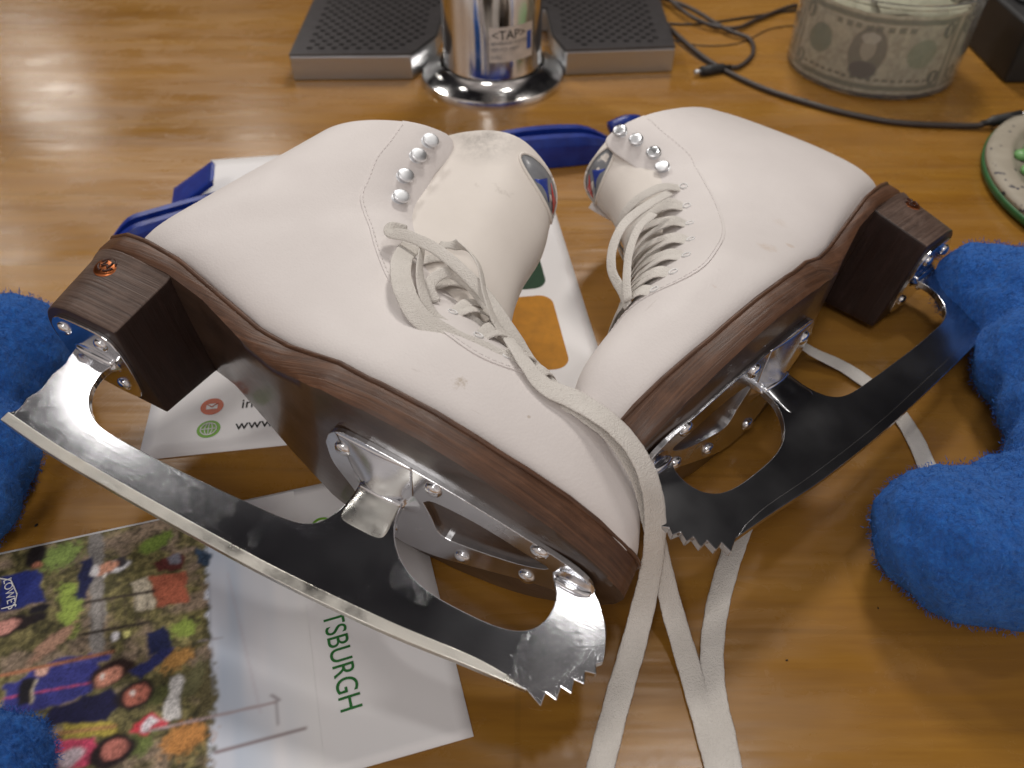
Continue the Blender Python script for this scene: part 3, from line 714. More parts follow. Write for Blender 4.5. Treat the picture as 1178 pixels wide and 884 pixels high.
def rrect(x0, y0, x1, y1, r, n=6):
    P = []
    for cx, cy, a in ((x1 - r, y1 - r, 0), (x0 + r, y1 - r, 90), (x0 + r, y0 + r, 180), (x1 - r, y0 + r, 270)):
        P += [(cx + r * math.cos(R(a + 90 * k / n)), cy + r * math.sin(R(a + 90 * k / n))) for k in range(n + 1)]
    return P
def disc(cx, cy, r, n=28, sy=1): return [(cx + r * math.cos(t), cy + r * sy * math.sin(t)) for t in np.linspace(0, 2 * math.pi, n, endpoint=False)]

# information sheet under both skates
tl, bl_ = T2(226, 174), T2(139, 492); bR = T2(330, 513)
ang2 = math.atan2(*(bR - T2(195, 527))[::-1])
W2, H2 = 25.4, 30.5
rt = T2(683, 385)
# origin (bottom left) so that the right edge passes through rt and the bottom edge through the two read points
ca, sa = math.cos(ang2), math.sin(ang2)
bline = T2(195, 527); ex = (rt - bline) @ np.array([ca, sa])
org = bline + np.array([ca, sa]) * (ex - W2)
C2 = Card('info_sheet', 'white info sheet with amber and dark green squares under both skates', 'paper', org, ang2, W2, H2, .02, .05)
a = C2.loc(650, 410); b = C2.loc(640, 424); c_ = C2.loc(593, 345)
x1 = C2.loc(652, 405)[0]; y0 = C2.loc(630, 426)[1]; y1 = C2.loc(610, 341)[1]
C2.patch('amber_square', rrect(x1 - 8.5, y0, x1, y1, .9), YEL)
y2 = C2.loc(608, 333)[1]
C2.patch('green_square', rrect(x1 - 8.7, y2, x1 - .1, y2 + 5.6, .9), GRN)
for (u, v), mt, kind in (((244, 468), ORG, 'mail'), ((240, 494), LGR, 'web')):
    p = C2.loc(u, v); ic = C2.patch('icon', disc(p[0], p[1], .62), mt)
    if kind == 'mail':
        C2.patch('envelope', [(p[0] - .3, p[1] - .2), (p[0] + .3, p[1] - .2), (p[0] + .3, p[1] + .2), (p[0] - .3, p[1] + .2)], WHI, ic, .02)
        bm = tube([(p[0] - .3, p[1] + .2, .085), (p[0], p[1] - .05, .085), (p[0] + .3, p[1] + .2, .085)], .025, None, 5, 1); finish(bm, 'envelope_flap', ORG, ic)
    else:
        bm = bmesh.new()
        for rr, yy in ((.42, 0),): tube([(p[0] + rr * math.cos(t), p[1] + rr * math.sin(t), .08) for t in np.linspace(0, 6.2832, 25)], .035, bm, 5, 1)
        tube([(p[0] + .2 * math.cos(t), p[1] + .42 * math.sin(t), .08) for t in np.linspace(0, 6.2832, 25)], .03, bm, 5, 1)
        tube([(p[0] - .42, p[1], .08), (p[0] + .42, p[1], .08)], .03, bm, 5, 1); tube([(p[0], p[1] - .42, .08), (p[0], p[1] + .42, .08)], .03, bm, 5, 1)
        finish(bm, 'globe_lines', WHI, ic)
p = C2.loc(277, 470); text('info@gotr.org', DRK, .95, (p[0], p[1] , .075), 0, C2.r)
p = C2.loc(270, 495); text('www.gotr.org', DRK, .95, (p[0], p[1] , .075), 0, C2.r)

# photo flyer
br = T2(545, 848); tr_ = T2(495, 650); tl3 = T2(170, 590)
ang3 = R(15.8); W3, H3 = 23.5, 14.2
ca, sa = math.cos(ang3), math.sin(ang3)
org3 = br - np.array([ca, sa]) * W3
C3 = Card('photo_flyer', 'white flyer with a group photo and green lettering under the nearer blade', 'flyer', org3, ang3, W3, H3, .02, .06, curl=0)

# the group photograph: colours set per point on a fine grid of the flyer
rng = np.random.default_rng(5)
def vnoise(X, Y, sc, seed):
    r = np.random.default_rng(seed).random((64, 64)); x = X * sc % 63; y = Y * sc % 63
    xi, yi = x.astype(int), y.astype(int); fx, fy = x - xi, y - yi; fx = fx * fx * (3 - 2 * fx); fy = fy * fy * (3 - 2 * fy)
    return (r[xi, yi] * (1 - fx) + r[xi + 1, yi] * fx) * (1 - fy) + (r[xi, yi + 1] * (1 - fx) + r[xi + 1, yi + 1] * fx) * fy
def fbm(X, Y, sc, seed): return sum(vnoise(X + 7 * k, Y + 3 * k, sc * 2 ** k, seed + k) * .5 ** k for k in range(4)) / 1.875
def srgb(c): return ((np.array(c, float) / 255 + .055) / 1.055) ** 2.4
NX, NY = 330, 300
x_max = C3.loc(362, 780)[0]
gx = np.linspace(.12, x_max, NX); gy = np.linspace(.12, H3 - .12, NY); GX, GY = np.meshgrid(gx, gy)
def PX(u, v): return C3.loc(u, v)
img = np.zeros((NY, NX, 3)); n1 = fbm(GX, GY, 1.1, 1); n2 = fbm(GX, GY, 3.5, 9); n3 = fbm(GX, GY, 8, 21)
def lerp(a, b, t): return a + (b - a) * t[..., None]
veg = lerp(np.ones((NY, NX, 3)) * srgb((84, 80, 48)), np.ones((NY, NX, 3)) * srgb((150, 140, 88)), np.clip((n2 - .3) * 2.2, 0, 1))
veg = lerp(veg, np.ones((NY, NX, 3)) * srgb((160, 138, 120)), np.clip((n1 - .5) * 4, 0, .8))
veg = lerp(veg, np.ones((NY, NX, 3)) * srgb((46, 44, 34)), np.clip((n3 - .52) * 5, 0, .8))
img[:] = veg
WX, WY = GX + .34 * (fbm(GX, GY, 2.2, 60) - .5), GY + .34 * (fbm(GX, GY, 2.2, 70) - .5); NF = fbm(GX, GY, 14, 80)
def blob(u, v, ru, rv, col, rot=0, soft=.25, tex=.0, alpha=1):
    """ellipse given on the photo's own print: centre, radii in cm"""
    c = PX(u, v); dx, dy = WX - c[0], WY - c[1]; a = math.radians(rot)
    X, Y = dx * math.cos(a) + dy * math.sin(a), -dx * math.sin(a) + dy * math.cos(a)
    d = np.sqrt((X / ru) ** 2 + (Y / rv) ** 2) + (n3 - .5) * tex
    m = np.clip((1 - d) / soft, 0, 1) * alpha; cc = srgb(col) * (1 + (n3[..., None] - .5) * .5)
    img[:] = img * (1 - m[..., None]) + cc * m[..., None]
def quad(pts, col, tex=.0, alpha=1, soft=.05):
    P = [PX(*p) for p in pts]; m = np.ones_like(GX) * 9
    A = sum(P[i][0] * P[(i + 1) % len(P)][1] - P[(i + 1) % len(P)][0] * P[i][1] for i in range(len(P))); sg = 1 if A > 0 else -1
    for i in range(len(P)):
        a, b = P[i], P[(i + 1) % len(P)]; L = math.hypot(*(b - a))
        m = np.minimum(m, sg * ((b[0] - a[0]) * (WY - a[1]) - (b[1] - a[1]) * (WX - a[0])) / L + (n3 - .5) * tex)
    m = np.clip(m / soft, 0, 1) * alpha; cc = srgb(col) * (1 + (n3[..., None] - .5) * .35)
    img[:] = img * (1 - m[..., None]) + cc * m[..., None]
def line(u0, v0, u1, v1, col, wd=.05, alpha=1):
    a, b = PX(u0, v0), PX(u1, v1); L2 = ((b - a) ** 2).sum(); t = np.clip(((GX - a[0]) * (b[0] - a[0]) + (GY - a[1]) * (b[1] - a[1])) / L2, 0, 1)
    d = np.hypot(GX - a[0] - t * (b[0] - a[0]), GY - a[1] - t * (b[1] - a[1])); m = np.clip((wd - d) / (wd * .4), 0, 1) * alpha
    img[:] = img * (1 - m[..., None]) + srgb(col) * m[..., None]
# sky fading into the white of the card
sx0 = PX(238, 700)[0]; sky = np.clip((GX - sx0 + (n2 - .5) * .7) / .12, 0, 1)
fade = np.clip((GX - sx0) / (x_max - sx0), 0, 1); band = vnoise(GX * .9, GY * .12 + 3, 2.2, 40)
skyc = lerp(np.ones((NY, NX, 3)) * srgb((160, 182, 208)), np.ones((NY, NX, 3)) * srgb((216, 216, 224)), np.clip(band * .7 + fade * .5, 0, 1))
skyc = lerp(skyc, np.ones((NY, NX, 3)) * .80, fade ** 1.2)
img[:] = img * (1 - sky[..., None]) + skyc * sky[..., None]
# background of the scene
blob(180, 625, .9, .5, (116, 138, 56), 30, tex=1.2); blob(70, 640, 1.0, .7, (136, 160, 76), 10, tex=1.4); blob(80, 700, .5, 1.6, (150, 172, 70), 10, tex=1.2)
quad([(100, 610), (118, 606), (122, 760), (104, 762)], (140, 136, 132), .1)
quad([(150, 668), (172, 664), (180, 700), (156, 704)], (196, 186, 164), .05); quad([(172, 664), (214, 656), (218, 694), (180, 700)], (178, 98, 70), .08)
quad([(176, 648), (200, 636), (214, 640), (210, 655), (180, 660)], (92, 44, 40), .1); quad([(192, 640), (206, 636), (208, 648), (194, 652)], (120, 120, 132), .05)
quad([(225, 630), (246, 636), (238, 652), (226, 650)], (52, 72, 96), .1)
blob(212, 722, .62, .5, (140, 160, 66), 0, tex=1.4); blob(205, 758, .8, .45, (176, 130, 62), 20, tex=1.4); blob(225, 780, .9, .5, (106, 104, 70), 60, tex=1.3)
blob(215, 848, 1.1, .75, (186, 128, 60), 20, tex=1.3); blob(240, 800, .4, 1.4, (106, 98, 66), 0, tex=1.3); blob(180, 800, .6, .4, (92, 96, 52), 0, tex=1.3)
quad([(196, 778), (212, 776), (208, 828), (186, 830)], (196, 194, 192), .05); blob(160, 856, .6, .6, (104, 116, 60), 0, tex=1.4)
quad([(70, 830), (128, 828), (140, 846), (72, 852)], (176, 160, 60), .1); blob(60, 740, 1.4, .35, (176, 136, 112), 40, tex=1.2)
blob(25, 622, 1.2, .4, (176, 150, 136), 20, tex=1.2); quad([(112, 600), (178, 588), (182, 600), (118, 612)], (36, 30, 28), .06)
for u0, v0, u1, v1 in ((96, 694, 178, 680), (96, 730, 172, 716)): line(u0, v0, u1, v1, (56, 48, 42), .09)
for k in range(6): line(104 + k * 13, 690 - k * 2, 106 + k * 13, 730 - k * 2, (70, 60, 52), .03)
quad([(129, 728), (138, 726), (139, 735), (130, 737)], (228, 226, 232)); quad([(142, 726), (150, 724), (151, 733), (143, 735)], (220, 216, 130))
# bucket held up on the left, people lying on their side in the print (heads to the right)
blob(40, 640, .55, .75, (40, 34, 34), 0, tex=.4); blob(43, 650, .28, .2, (172, 110, 84), 0)
quad([(0, 664), (46, 655), (52, 692), (0, 704)], (38, 52, 128), .03); blob(46, 700, .5, .25, (34, 30, 40), 0); blob(40, 712, .6, .3, (36, 30, 34), 0, tex=.3)
blob(14, 720, .95, .52, (44, 34, 36), 10, tex=.2); blob(6, 722, .62, .38, (214, 150, 136), 10)
quad([(92, 646), (106, 640), (110, 658), (98, 690), (88, 692)], (34, 40, 84), .06)
blob(134, 652, .62, .42, (222, 222, 226), 0); blob(138, 648, .34, .42, (60, 56, 62), 0); blob(122, 654, .62, .36, (214, 152, 122), 8); blob(110, 656, .22, .36, (228, 226, 228), 0)
line(122, 660, 120, 664, (240, 236, 232), .07); line(128, 648, 128, 650, (50, 30, 26), .05); line(126, 658, 126, 660, (50, 30, 26), .05)
# woman in a blue jacket
quad([(60, 760), (104, 752), (120, 775), (104, 800), (4, 830), (4, 790)], (52, 56, 132), .1); line(4, 804, 104, 786, (196, 70, 110), .045)
quad([(66, 756), (128, 752), (128, 760), (70, 770)], (70, 74, 150), .05)
blob(128, 775, 1.05, .62, (52, 34, 32), 8, tex=.25); blob(126, 779, .66, .44, (216, 146, 120), 8); blob(118, 779, .12, .18, (236, 226, 220), 8); line(132, 772, 132, 775, (50, 30, 26), .05); line(130, 784, 130, 787, (50, 30, 26), .05)
blob(48, 772, .3, .25, (224, 176, 156), 0); line(0, 778, 130, 750, (170, 110, 76), .1); quad([(22, 782), (40, 778), (34, 812), (20, 814)], (32, 30, 38)); quad([(38, 782), (42, 781), (36, 812), (32, 812)], (210, 196, 160))
# raised arm and dark bag
quad([(148, 772), (192, 742), (204, 744), (160, 786)], (42, 48, 104), .08); quad([(168, 730), (190, 718), (202, 742), (170, 756)], (30, 38, 78), .08)
# third person, dark
quad([(58, 816), (130, 790), (140, 812), (120, 830), (50, 838)], (28, 28, 66), .12); blob(156, 800, .9, .62, (34, 26, 28), 5, tex=.2); blob(158, 799, .62, .42, (186, 108, 88), 5)
blob(151, 799, .1, .16, (236, 226, 220), 8); line(162, 793, 162, 796, (40, 26, 24), .05); line(161, 803, 161, 806, (40, 26, 24), .05)
line(52, 846, 132, 836, (176, 130, 80), .1)
# red diamond sign
quad([(146, 840), (172, 820), (194, 830), (168, 850)], (196, 60, 74), .03); quad([(154, 839), (173, 825), (186, 831), (167, 845)], (222, 214, 222), .03); quad([(150, 832), (160, 828), (164, 840), (154, 844)], (200, 50, 66), .03)
# pink jacket at the bottom
quad([(60, 852), (110, 850), (118, 872), (100, 884), (62, 884)], (206, 66, 104), .1); blob(128, 866, 1.0, .75, (40, 28, 32), 5, tex=.25); blob(130, 864, .56, .42, (186, 112, 98), 5); blob(80, 872, .6, .4, (196, 178, 186), 0, tex=.4)
# poles and wires reaching into the sky
line(168, 842, 318, 808, (170, 150, 152), .065); line(318, 808, 320, 834, (110, 96, 104), .05); line(248, 866, 352, 838, (128, 104, 104), .07)
line(312, 800, 322, 806, (120, 104, 110), .05); line(240, 660, 246, 800, (130, 140, 160), .03, .7); line(228, 738, 256, 734, (140, 130, 140), .04, .8); line(262, 660, 300, 820, (190, 180, 190), .06, .4)
for _ in range(2):
    img[1:-1, 1:-1] = (img[1:-1, 1:-1] * 4 + (img[:-2, 1:-1] + img[2:, 1:-1] + img[1:-1, :-2] + img[1:-1, 2:]) * 2 + img[:-2, :-2] + img[2:, 2:] + img[:-2, 2:] + img[2:, :-2]) / 16
vary = np.where(GX < sx0 + .1, 1.0, .0)[..., None]
img *= 1 + vary * ((NF[..., None] - .5) * .9 + (fbm(GX, GY, 1.6, 90)[..., None] - .5) * .7)
lum = img.mean(-1, keepdims=True); img = img * .88 + lum * .12 * np.array([1.05, .97, 1.02]); img = np.where(vary > 0, img ** 1.05 * 1.05, img)
img = np.clip(img, .008, .80)
bm = bmesh.new(); lay = bm.verts.layers.float_color.new('print')
V = [[None] * NX for _ in range(NY)]
for j in range(NY):
    for i in range(NX):
        v = bm.verts.new((gx[i], gy[j], C3.th + .012 + C3.lift(gx[i], gy[j]))); v[lay] = (*img[j, i], 1); V[j][i] = v
for j in range(NY - 1):
    for i in range(NX - 1): bm.faces.new((V[j][i], V[j][i + 1], V[j + 1][i + 1], V[j + 1][i]))
photo = finish(bm, 'photo_print', PRT, C3.r, True)
def print_text(s, mat, size, u, v, u2, v2, parent, name='lettering', dz=.02):
    p = C3.loc(u, v); q = C3.loc(u2, v2); return text(s, mat, size, (p[0], p[1], C3.th + dz), math.atan2(q[1] - p[1], q[0] - p[0]), parent, name)
# green title running down the card
p = C3.loc(371, 708); q = C3.loc(392, 820); dirn = (q - p) / np.hypot(*(q - p)); Ltx = np.hypot(*(q - p))
tt = text('TSBURGH', TGR, 1.0, (0, 0, 0), 0, C3.r); wdt = tt.dimensions.x / CM; k = Ltx / wdt
tt.scale = (k, 1.30, 1); tt.location = (p[0] * CM, p[1] * CM, (C3.th + .02) * CM); tt.rotation_euler = (0, 0, math.atan2(dirn[1], dirn[0]))
t2 = text('PIT', TGR, 1.0, (0, 0, 0), 0, C3.r); t2.scale = (k, 1.30, 1); pp = p - dirn * (t2.dimensions.x / CM + .5); t2.location = (pp[0] * CM, pp[1] * CM, (C3.th + .02) * CM); t2.rotation_euler = tt.rotation_euler
t3 = text('G', LGR, 1.0, (0, 0, 0), 0, C3.r); p3 = C3.loc(357, 598); t3.scale = (1.25, 1.35, 1); t3.location = (p3[0] * CM, p3[1] * CM, (C3.th + .02) * CM); t3.rotation_euler = tt.rotation_euler
# house mark and word on the printed bucket
print_text("LOWE'S", WHI, .50, 4, 668, 9, 698, photo)
bm = bmesh.new(); pts = [C3.loc(*q) for q in ((0, 666), (13, 668), (20, 684), (17, 697), (2, 701))]
tube([(*q, C3.th + .03) for q in pts], .035, bm, 5, 1); finish(bm, 'house_outline', WHI, photo)
# scattered grain on the table: none

# ------------------------------------------------------------------ hanging laces on the table
def lace_path(S, pts, name='lace', wd=.95, th=.11):
    """pts: (u, v, height above the table in cm, roll of the flat side)"""
    P = []; N = []
    for q in pts:
        p = at(q[0], q[1], q[2]); P.append(p); N.append(q[3] if len(q) > 3 else (0, 0, 1))
    inv = S[0].matrix_world.inverted()
    sg = S[1]['sg']
    P2 = []; 
    for p, n in zip(P, N):
        l = inv @ (Vector(p) * CM); P2.append(np.array([l.x / CM, l.y / CM * sg, l.z / CM]))
    N2 = []
    for n in N:
        l = inv.to_3x3() @ Vector(n); N2.append(np.array([l.x, l.y * sg, l.z]))
    return finish(ribbon(P2, N2, wd, th, 10), name, LAC, S[0], True, sg=sg)
bpy.context.view_layer.update()
up_ = (0, 0, 1)
lace_path(SA, [(585, 390, 9.7, (.5, -.1, 1)), (606, 420, 9.6, (.4, -.2, 1)), (628, 445, 9.3, (.3, -.2, 1)), (665, 462, 9.0, (.3, -.2, 1)), (704, 488, 8.6, (.5, -.2, 1)), (732, 520, 7.9, (.6, -.3, .8)), (749, 560, 6.9, (.6, -.6, .7)), (754, 608, 5.2, (.4, -.8, .6)), (748, 660, 3.0, (.3, -.6, .8)), (732, 730, .9, (.1, -.2, 1)), (712, 800, .2, up_), (694, 870, .12, up_), (686, 905, .12, up_)], wd=lambda f: .55 + .5 * min(1, f * 4))
lace_path(SA, [(600, 425, 9.2, (.3, -.2, 1)), (634, 455, 8.8, (.3, -.2, 1)), (668, 472, 8.6, (.3, -.2, 1)), (706, 502, 8.1, (.5, -.2, 1)), (735, 548, 6.9, (.6, -.5, .7)), (748, 592, 5.4, (.6, -.8, .6)), (760, 645, 3.2, (.4, -.6, .8)), (773, 700, 1.2, (.1, -.3, 1)), (792, 765, .3, up_), (812, 835, .15, up_), (828, 895, .12, up_)], wd=lambda f: .5 + .5 * min(1, f * 4))
lace_path(SB, [(905, 385, 1.6, (.3, .3, 1)), (935, 405, .9, (.1, .1, 1)), (975, 425, .35, up_), (1015, 455, .15, up_), (1045, 492, .12, up_), (1066, 535, .12, up_), (1080, 575, .12, up_), (1075, 640, .12, up_)], wd=1.0)
lace_path(SB, [(868, 560, .12, up_), (852, 610, .12, up_), (838, 650, .12, up_), (825, 700, .14, up_), (819, 750, .16, up_), (822, 800, .16, up_), (833, 850, .14, up_), (842, 905, .14, up_)], wd=1.0)

def lace_local(S, pts, wd=.55, th=.10, name='lace', nrm=(.3, 1, -.25), normals=None):
    """pts: (u, v, m): a point of the lace lying m cm towards the inner side of the foot"""
    inv = S[0].matrix_world.inverted(); sg = S[1]['sg']; o = inv @ Vector((0, 0, CAMZ * CM)); o = np.array([o.x, o.y * sg, o.z]) / CM; P = []
    for u, v, m in pts:
        l = inv @ (Vector(at(u, v, 0)) * CM); q = np.array([l.x, l.y * sg, l.z]) / CM; d = q - o; P.append(o + d * (m - o[1]) / d[1])
    return finish(ribbon(P, normals or [nrm] * len(P), wd, th, 8), name, LAC, S[0], True, sg=sg)
lace_local(SA, [(468, 266, 3.3), (452, 262, 3.7), (450, 268, 3.9), (470, 272, 4.0), (500, 286, 4.0), (530, 310, 3.8), (560, 342, 3.4), (590, 385, 3.0), (614, 422, 2.6), (648, 456, 2.6)], wd=.6)
lace_local(SA, [(474, 282, 3.2), (462, 300, 4.0), (464, 330, 4.5), (482, 364, 4.5), (520, 390, 4.3), (566, 410, 4.0), (612, 437, 3.4), (650, 464, 3.0)], wd=.95)
lace_local(SA, [(486, 283, 3.2), (483, 310, 4.3), (487, 338, 4.4), (503, 368, 4.1), (540, 390, 3.7)], wd=.6, nrm=(1, .6, -.2))
lace_local(SA, [(505, 283, 2.8), (530, 283, 3.5), (550, 304, 3.7), (559, 342, 3.6), (574, 378, 3.3), (602, 408, 3.0)], wd=.55, nrm=(1, .4, 0))
lace_local(SA, [(500, 348, 3.7), (494, 328, 3.9), (512, 314, 3.6), (536, 324, 3.1), (560, 352, 2.6), (585, 388, 2.4)], wd=.55)
lace_local(SA, [(505, 362, 3.6), (532, 362, 3.1), (562, 382, 2.6)], wd=.5)
lace_local(SB, [(770, 222, 3.6), (742, 238, 3.6), (718, 258, 3.2), (705, 285, 2.6), (704, 312, 2.2), (716, 336, 2.2), (722, 352, 2.4)], wd=.55, nrm=(1, .5, 0))
lace_local(SB, [(752, 246, 3.6), (735, 262, 3.4), (724, 290, 3.0), (721, 320, 2.8), (722, 346, 2.6)], wd=.5, nrm=(1, .5, 0))

# ------------------------------------------------------------------ blade guards of blue plastic
def guard(label, P0, P1, z, prof_w, hgt, name='blade_guard', mirror=False):
    P0 = np.array([*P0, z]); P1 = np.array([*P1, z]); d = P1 - P0; L = np.hypot(d[0], d[1]); ang = math.atan2(d[1], d[0])
    r = root(name, label, 'blade guard', P0, 'blue blade guards'); r.rotation_euler = (0, 0, ang)
    rows = []
    for i in range(41):
        f = i / 40; x = L * f; e = min(1, math.sin(min(1, min(f, 1 - f) * 9 + .04) * math.pi / 2))
        wd = prof_w(f) * (.35 + .65 * e); h = hgt(f) * (.4 + .6 * e); c = 1.2 * math.sin(f * math.pi) * .5
        sec = [(-1, 0), (-1, .75), (-.75, 1), (-.3, 1), (-.28, .25), (.28, .25), (.3, 1), (.75, 1), (1, .75), (1, 0)]
        rows.append([np.array([x, c + a * wd / 2, b * h]) for a, b in sec])
    finish(loft(rows), 'channel', GUA, r, True, [('EDGE_SPLIT', dict(split_angle=R(45))), BEV(.05, 2, 30)])
    bm = bmesh.new(); box(bm, (L * .5, .6, .25), (L * .7, .5, .1)); finish(bm, 'channel_floor', BLK, r, False)
    return r, L
gA = T2(262, 212, 1.2); gB = T2(712, 148, 2.2)
r1, L1 = guard('long blue plastic guard lying behind both skates, clip at its left end', gA, gB, .1, lambda f: 1.9 + .9 * math.exp(-((f - .82) * 5) ** 2), lambda f: 1.7 + .6 * math.exp(-((f - .8) * 5) ** 2))
# end clip of the long guard
bm = bmesh.new(); rows = []
for t in np.linspace(0, 1, 14):
    a = t * math.pi * 1.15
    rows.append([np.array([-1.8 + 1.6 * math.cos(math.pi - a) - .6, y * (1 - .1 * t), 1.05 - .95 * math.cos(a) + .1]) for y in np.linspace(-1.6, 1.6, 6)])
sheet(rows, False, bm); finish(bm, 'end_clip', GUA, r1, True, [SOLI(.35), BEV(.08, 2, 40)])
bm = tube([(L1 - .6, .3, 2.0), (L1 + .8, .6, 2.3), (L1 + 1.9, .9, 2.1)], lambda f: .55 - .12 * f, None, 12, 5); finish(bm, 'end_tab', GUA, r1)
r2, L2_ = guard('short blue plastic guard poking out behind the nearer heel', T2(130, 276, .7), T2(420, 205, .7), .1, lambda f: 2.3, lambda f: 1.5)

# ------------------------------------------------------------------ drip tray and chrome tap tower
trayz = 2.3
fl, fr = T2(338, 93), T2(773, 83)
def tray():
    r = root('drip_tray', 'perforated steel drip tray notched around the chrome tower', 'drip tray', (0, 0, 0))
    a = T2(338, 93); b = T2(475, 92); c = T2(650, 87.5); d = T2(773, 83)
    yb = 108
    out = [tuple(a), tuple(b), (b[0] + 1.9, b[1] + 4.0), (b[0] + 2.3, b[1] + 10.5), (c[0] - 1.4, c[1] + 10), (c[0] - 1.0, c[1] + 3.4), tuple(c), tuple(d), (d[0] + .2, yb), (a[0] - .2, yb)]
    finish(poly_plate(out, [], .02, trayz - .12, lambda p, q, z: (p, q, z)), 'pan', STL, r, False, [BEV(.12, 3, 40)])
    # perforated cover: real holes
    ins = [(p[0], p[1]) for p in out]
    cx = (a[0] + d[0]) / 2
    grid = bmesh.new()
    def inside(x, y, mg):
        # even-odd with margin
        res = False; n = len(out); md = 99
        for i in range(n):
            x0, y0 = out[i]; x1, y1 = out[(i + 1) % n]
            if (y0 > y) != (y1 > y) and x < (x1 - x0) * (y - y0) / (y1 - y0) + x0: res = not res
            L = (x1 - x0) ** 2 + (y1 - y0) ** 2; t = max(0, min(1, ((x - x0) * (x1 - x0) + (y - y0) * (y1 - y0)) / L)); md = min(md, math.hypot(x - x0 - t * (x1 - x0), y - y0 - t * (y1 - y0)))
        return res and md > mg
    holes = []; row = 0; y = a[1] + 1.4
    while y < 96:
        x = a[0] + 1.6 + (.55 if row % 2 else 0)
        while x < d[0] - 1.2:
            if inside(x, y, 1.0): holes.append([(x + .30 * math.cos(t), y + .21 * math.sin(t)) for t in np.linspace(0, 2 * math.pi, 8, endpoint=False)])
            x += 1.1
        y += .78; row += 1
    def cover(p, q, z): return (p, q, z)
    bm = bmesh.new()
    outs = [(p[0], p[1]) for p in out]
    for lp in [outs] + holes:
        vs = [bm.verts.new((p[0], p[1], trayz)) for p in lp]
        for i in range(len(vs)): bm.edges.new((vs[i], vs[(i + 1) % len(vs)]))
    bmesh.ops.triangle_fill(bm, use_beauty=True, use_dissolve=False, edges=bm.edges[:])
    finish(bm, 'grille', STG, r, False, [('SOLIDIFY', dict(thickness=.12 * CM, offset=0))])
    ins2 = [(p[0] * .0 + p[0], p[1]) for p in out]
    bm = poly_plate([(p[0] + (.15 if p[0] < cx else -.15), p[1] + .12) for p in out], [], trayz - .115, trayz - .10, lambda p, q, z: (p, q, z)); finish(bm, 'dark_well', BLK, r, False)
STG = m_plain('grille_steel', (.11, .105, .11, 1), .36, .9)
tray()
tc_ = T2(566, 118); R_f = 6.45
cy = T2(566, 127)[1] + R_f
tw = root('tap_tower', 'polished chrome beer tap column with round flange and small sticker', 'tap tower', (-1.75, cy, 0))
def lathe(prof, k=64):
    rows = [[np.array([r * math.cos(t), r * math.sin(t), z]) for t in np.linspace(0, 2 * math.pi, k, endpoint=False)] for r, z in prof]
    return loft(rows)
CHT = m_chrome('tower_chrome', .09, (.72, .71, .70, 1), .5, .10)
finish(lathe([(R_f, 0), (R_f, .35), (R_f - .12, .62), (R_f - .7, .85), (5.4, 1.05), (4.9, 1.35), (4.72, 1.6), (4.6, 1.62), (4.6, .5)]), 'flange', CHT, tw, True, [('EDGE_SPLIT', dict(split_angle=R(40)))])
finish(lathe([(4.42, 1.2), (4.42, 1.9), (4.36, 2.05), (4.36, 32)]), 'column', CHT, tw, True, [('EDGE_SPLIT', dict(split_angle=R(40)))])
def on_cyl(rad, a0, a1, z0, z1, name, mat, par):
    rows = [[np.array([rad * math.cos(a), rad * math.sin(a), z]) for a in np.linspace(R(a0), R(a1), 14)] for z in (z0, z1)]
    bm, V = sheet(rows); return finish(bm, name, mat, par, True)
STI = m_plain('sticker_film', (.62, .56, .50, 1), .3)
stk_ = on_cyl(4.39, 268, 322, 3.2, 6.1, 'sticker', STI, tw)
on_cyl(4.41, 313, 319.5, 3.9, 5.4, 'blue_mark', BLUI, stk_)
def cyl_text(s, size, a0, z, mat, par, rad=4.41):
    o = text(s, mat, size, (0, 0, 0), 0, par, ext=.002)
    for v in o.data.vertices:
        x, y, zz = v.co.x / CM, v.co.y / CM, v.co.z / CM; a = R(a0) + x / rad
        v.co = Vector((rad * math.cos(a), rad * math.sin(a), z + y)) * CM
    return o
cyl_text('<TAP>', 1.05, 270.5, 5.1, DRK, stk_)
for k, (s_, zz) in enumerate((('BEVERAGE SYSTEMS', 4.65), ('SERVICE DEPT', 4.15), ('CALL', 3.5))): cyl_text(s_, .40, 270, zz, GRE, stk_)

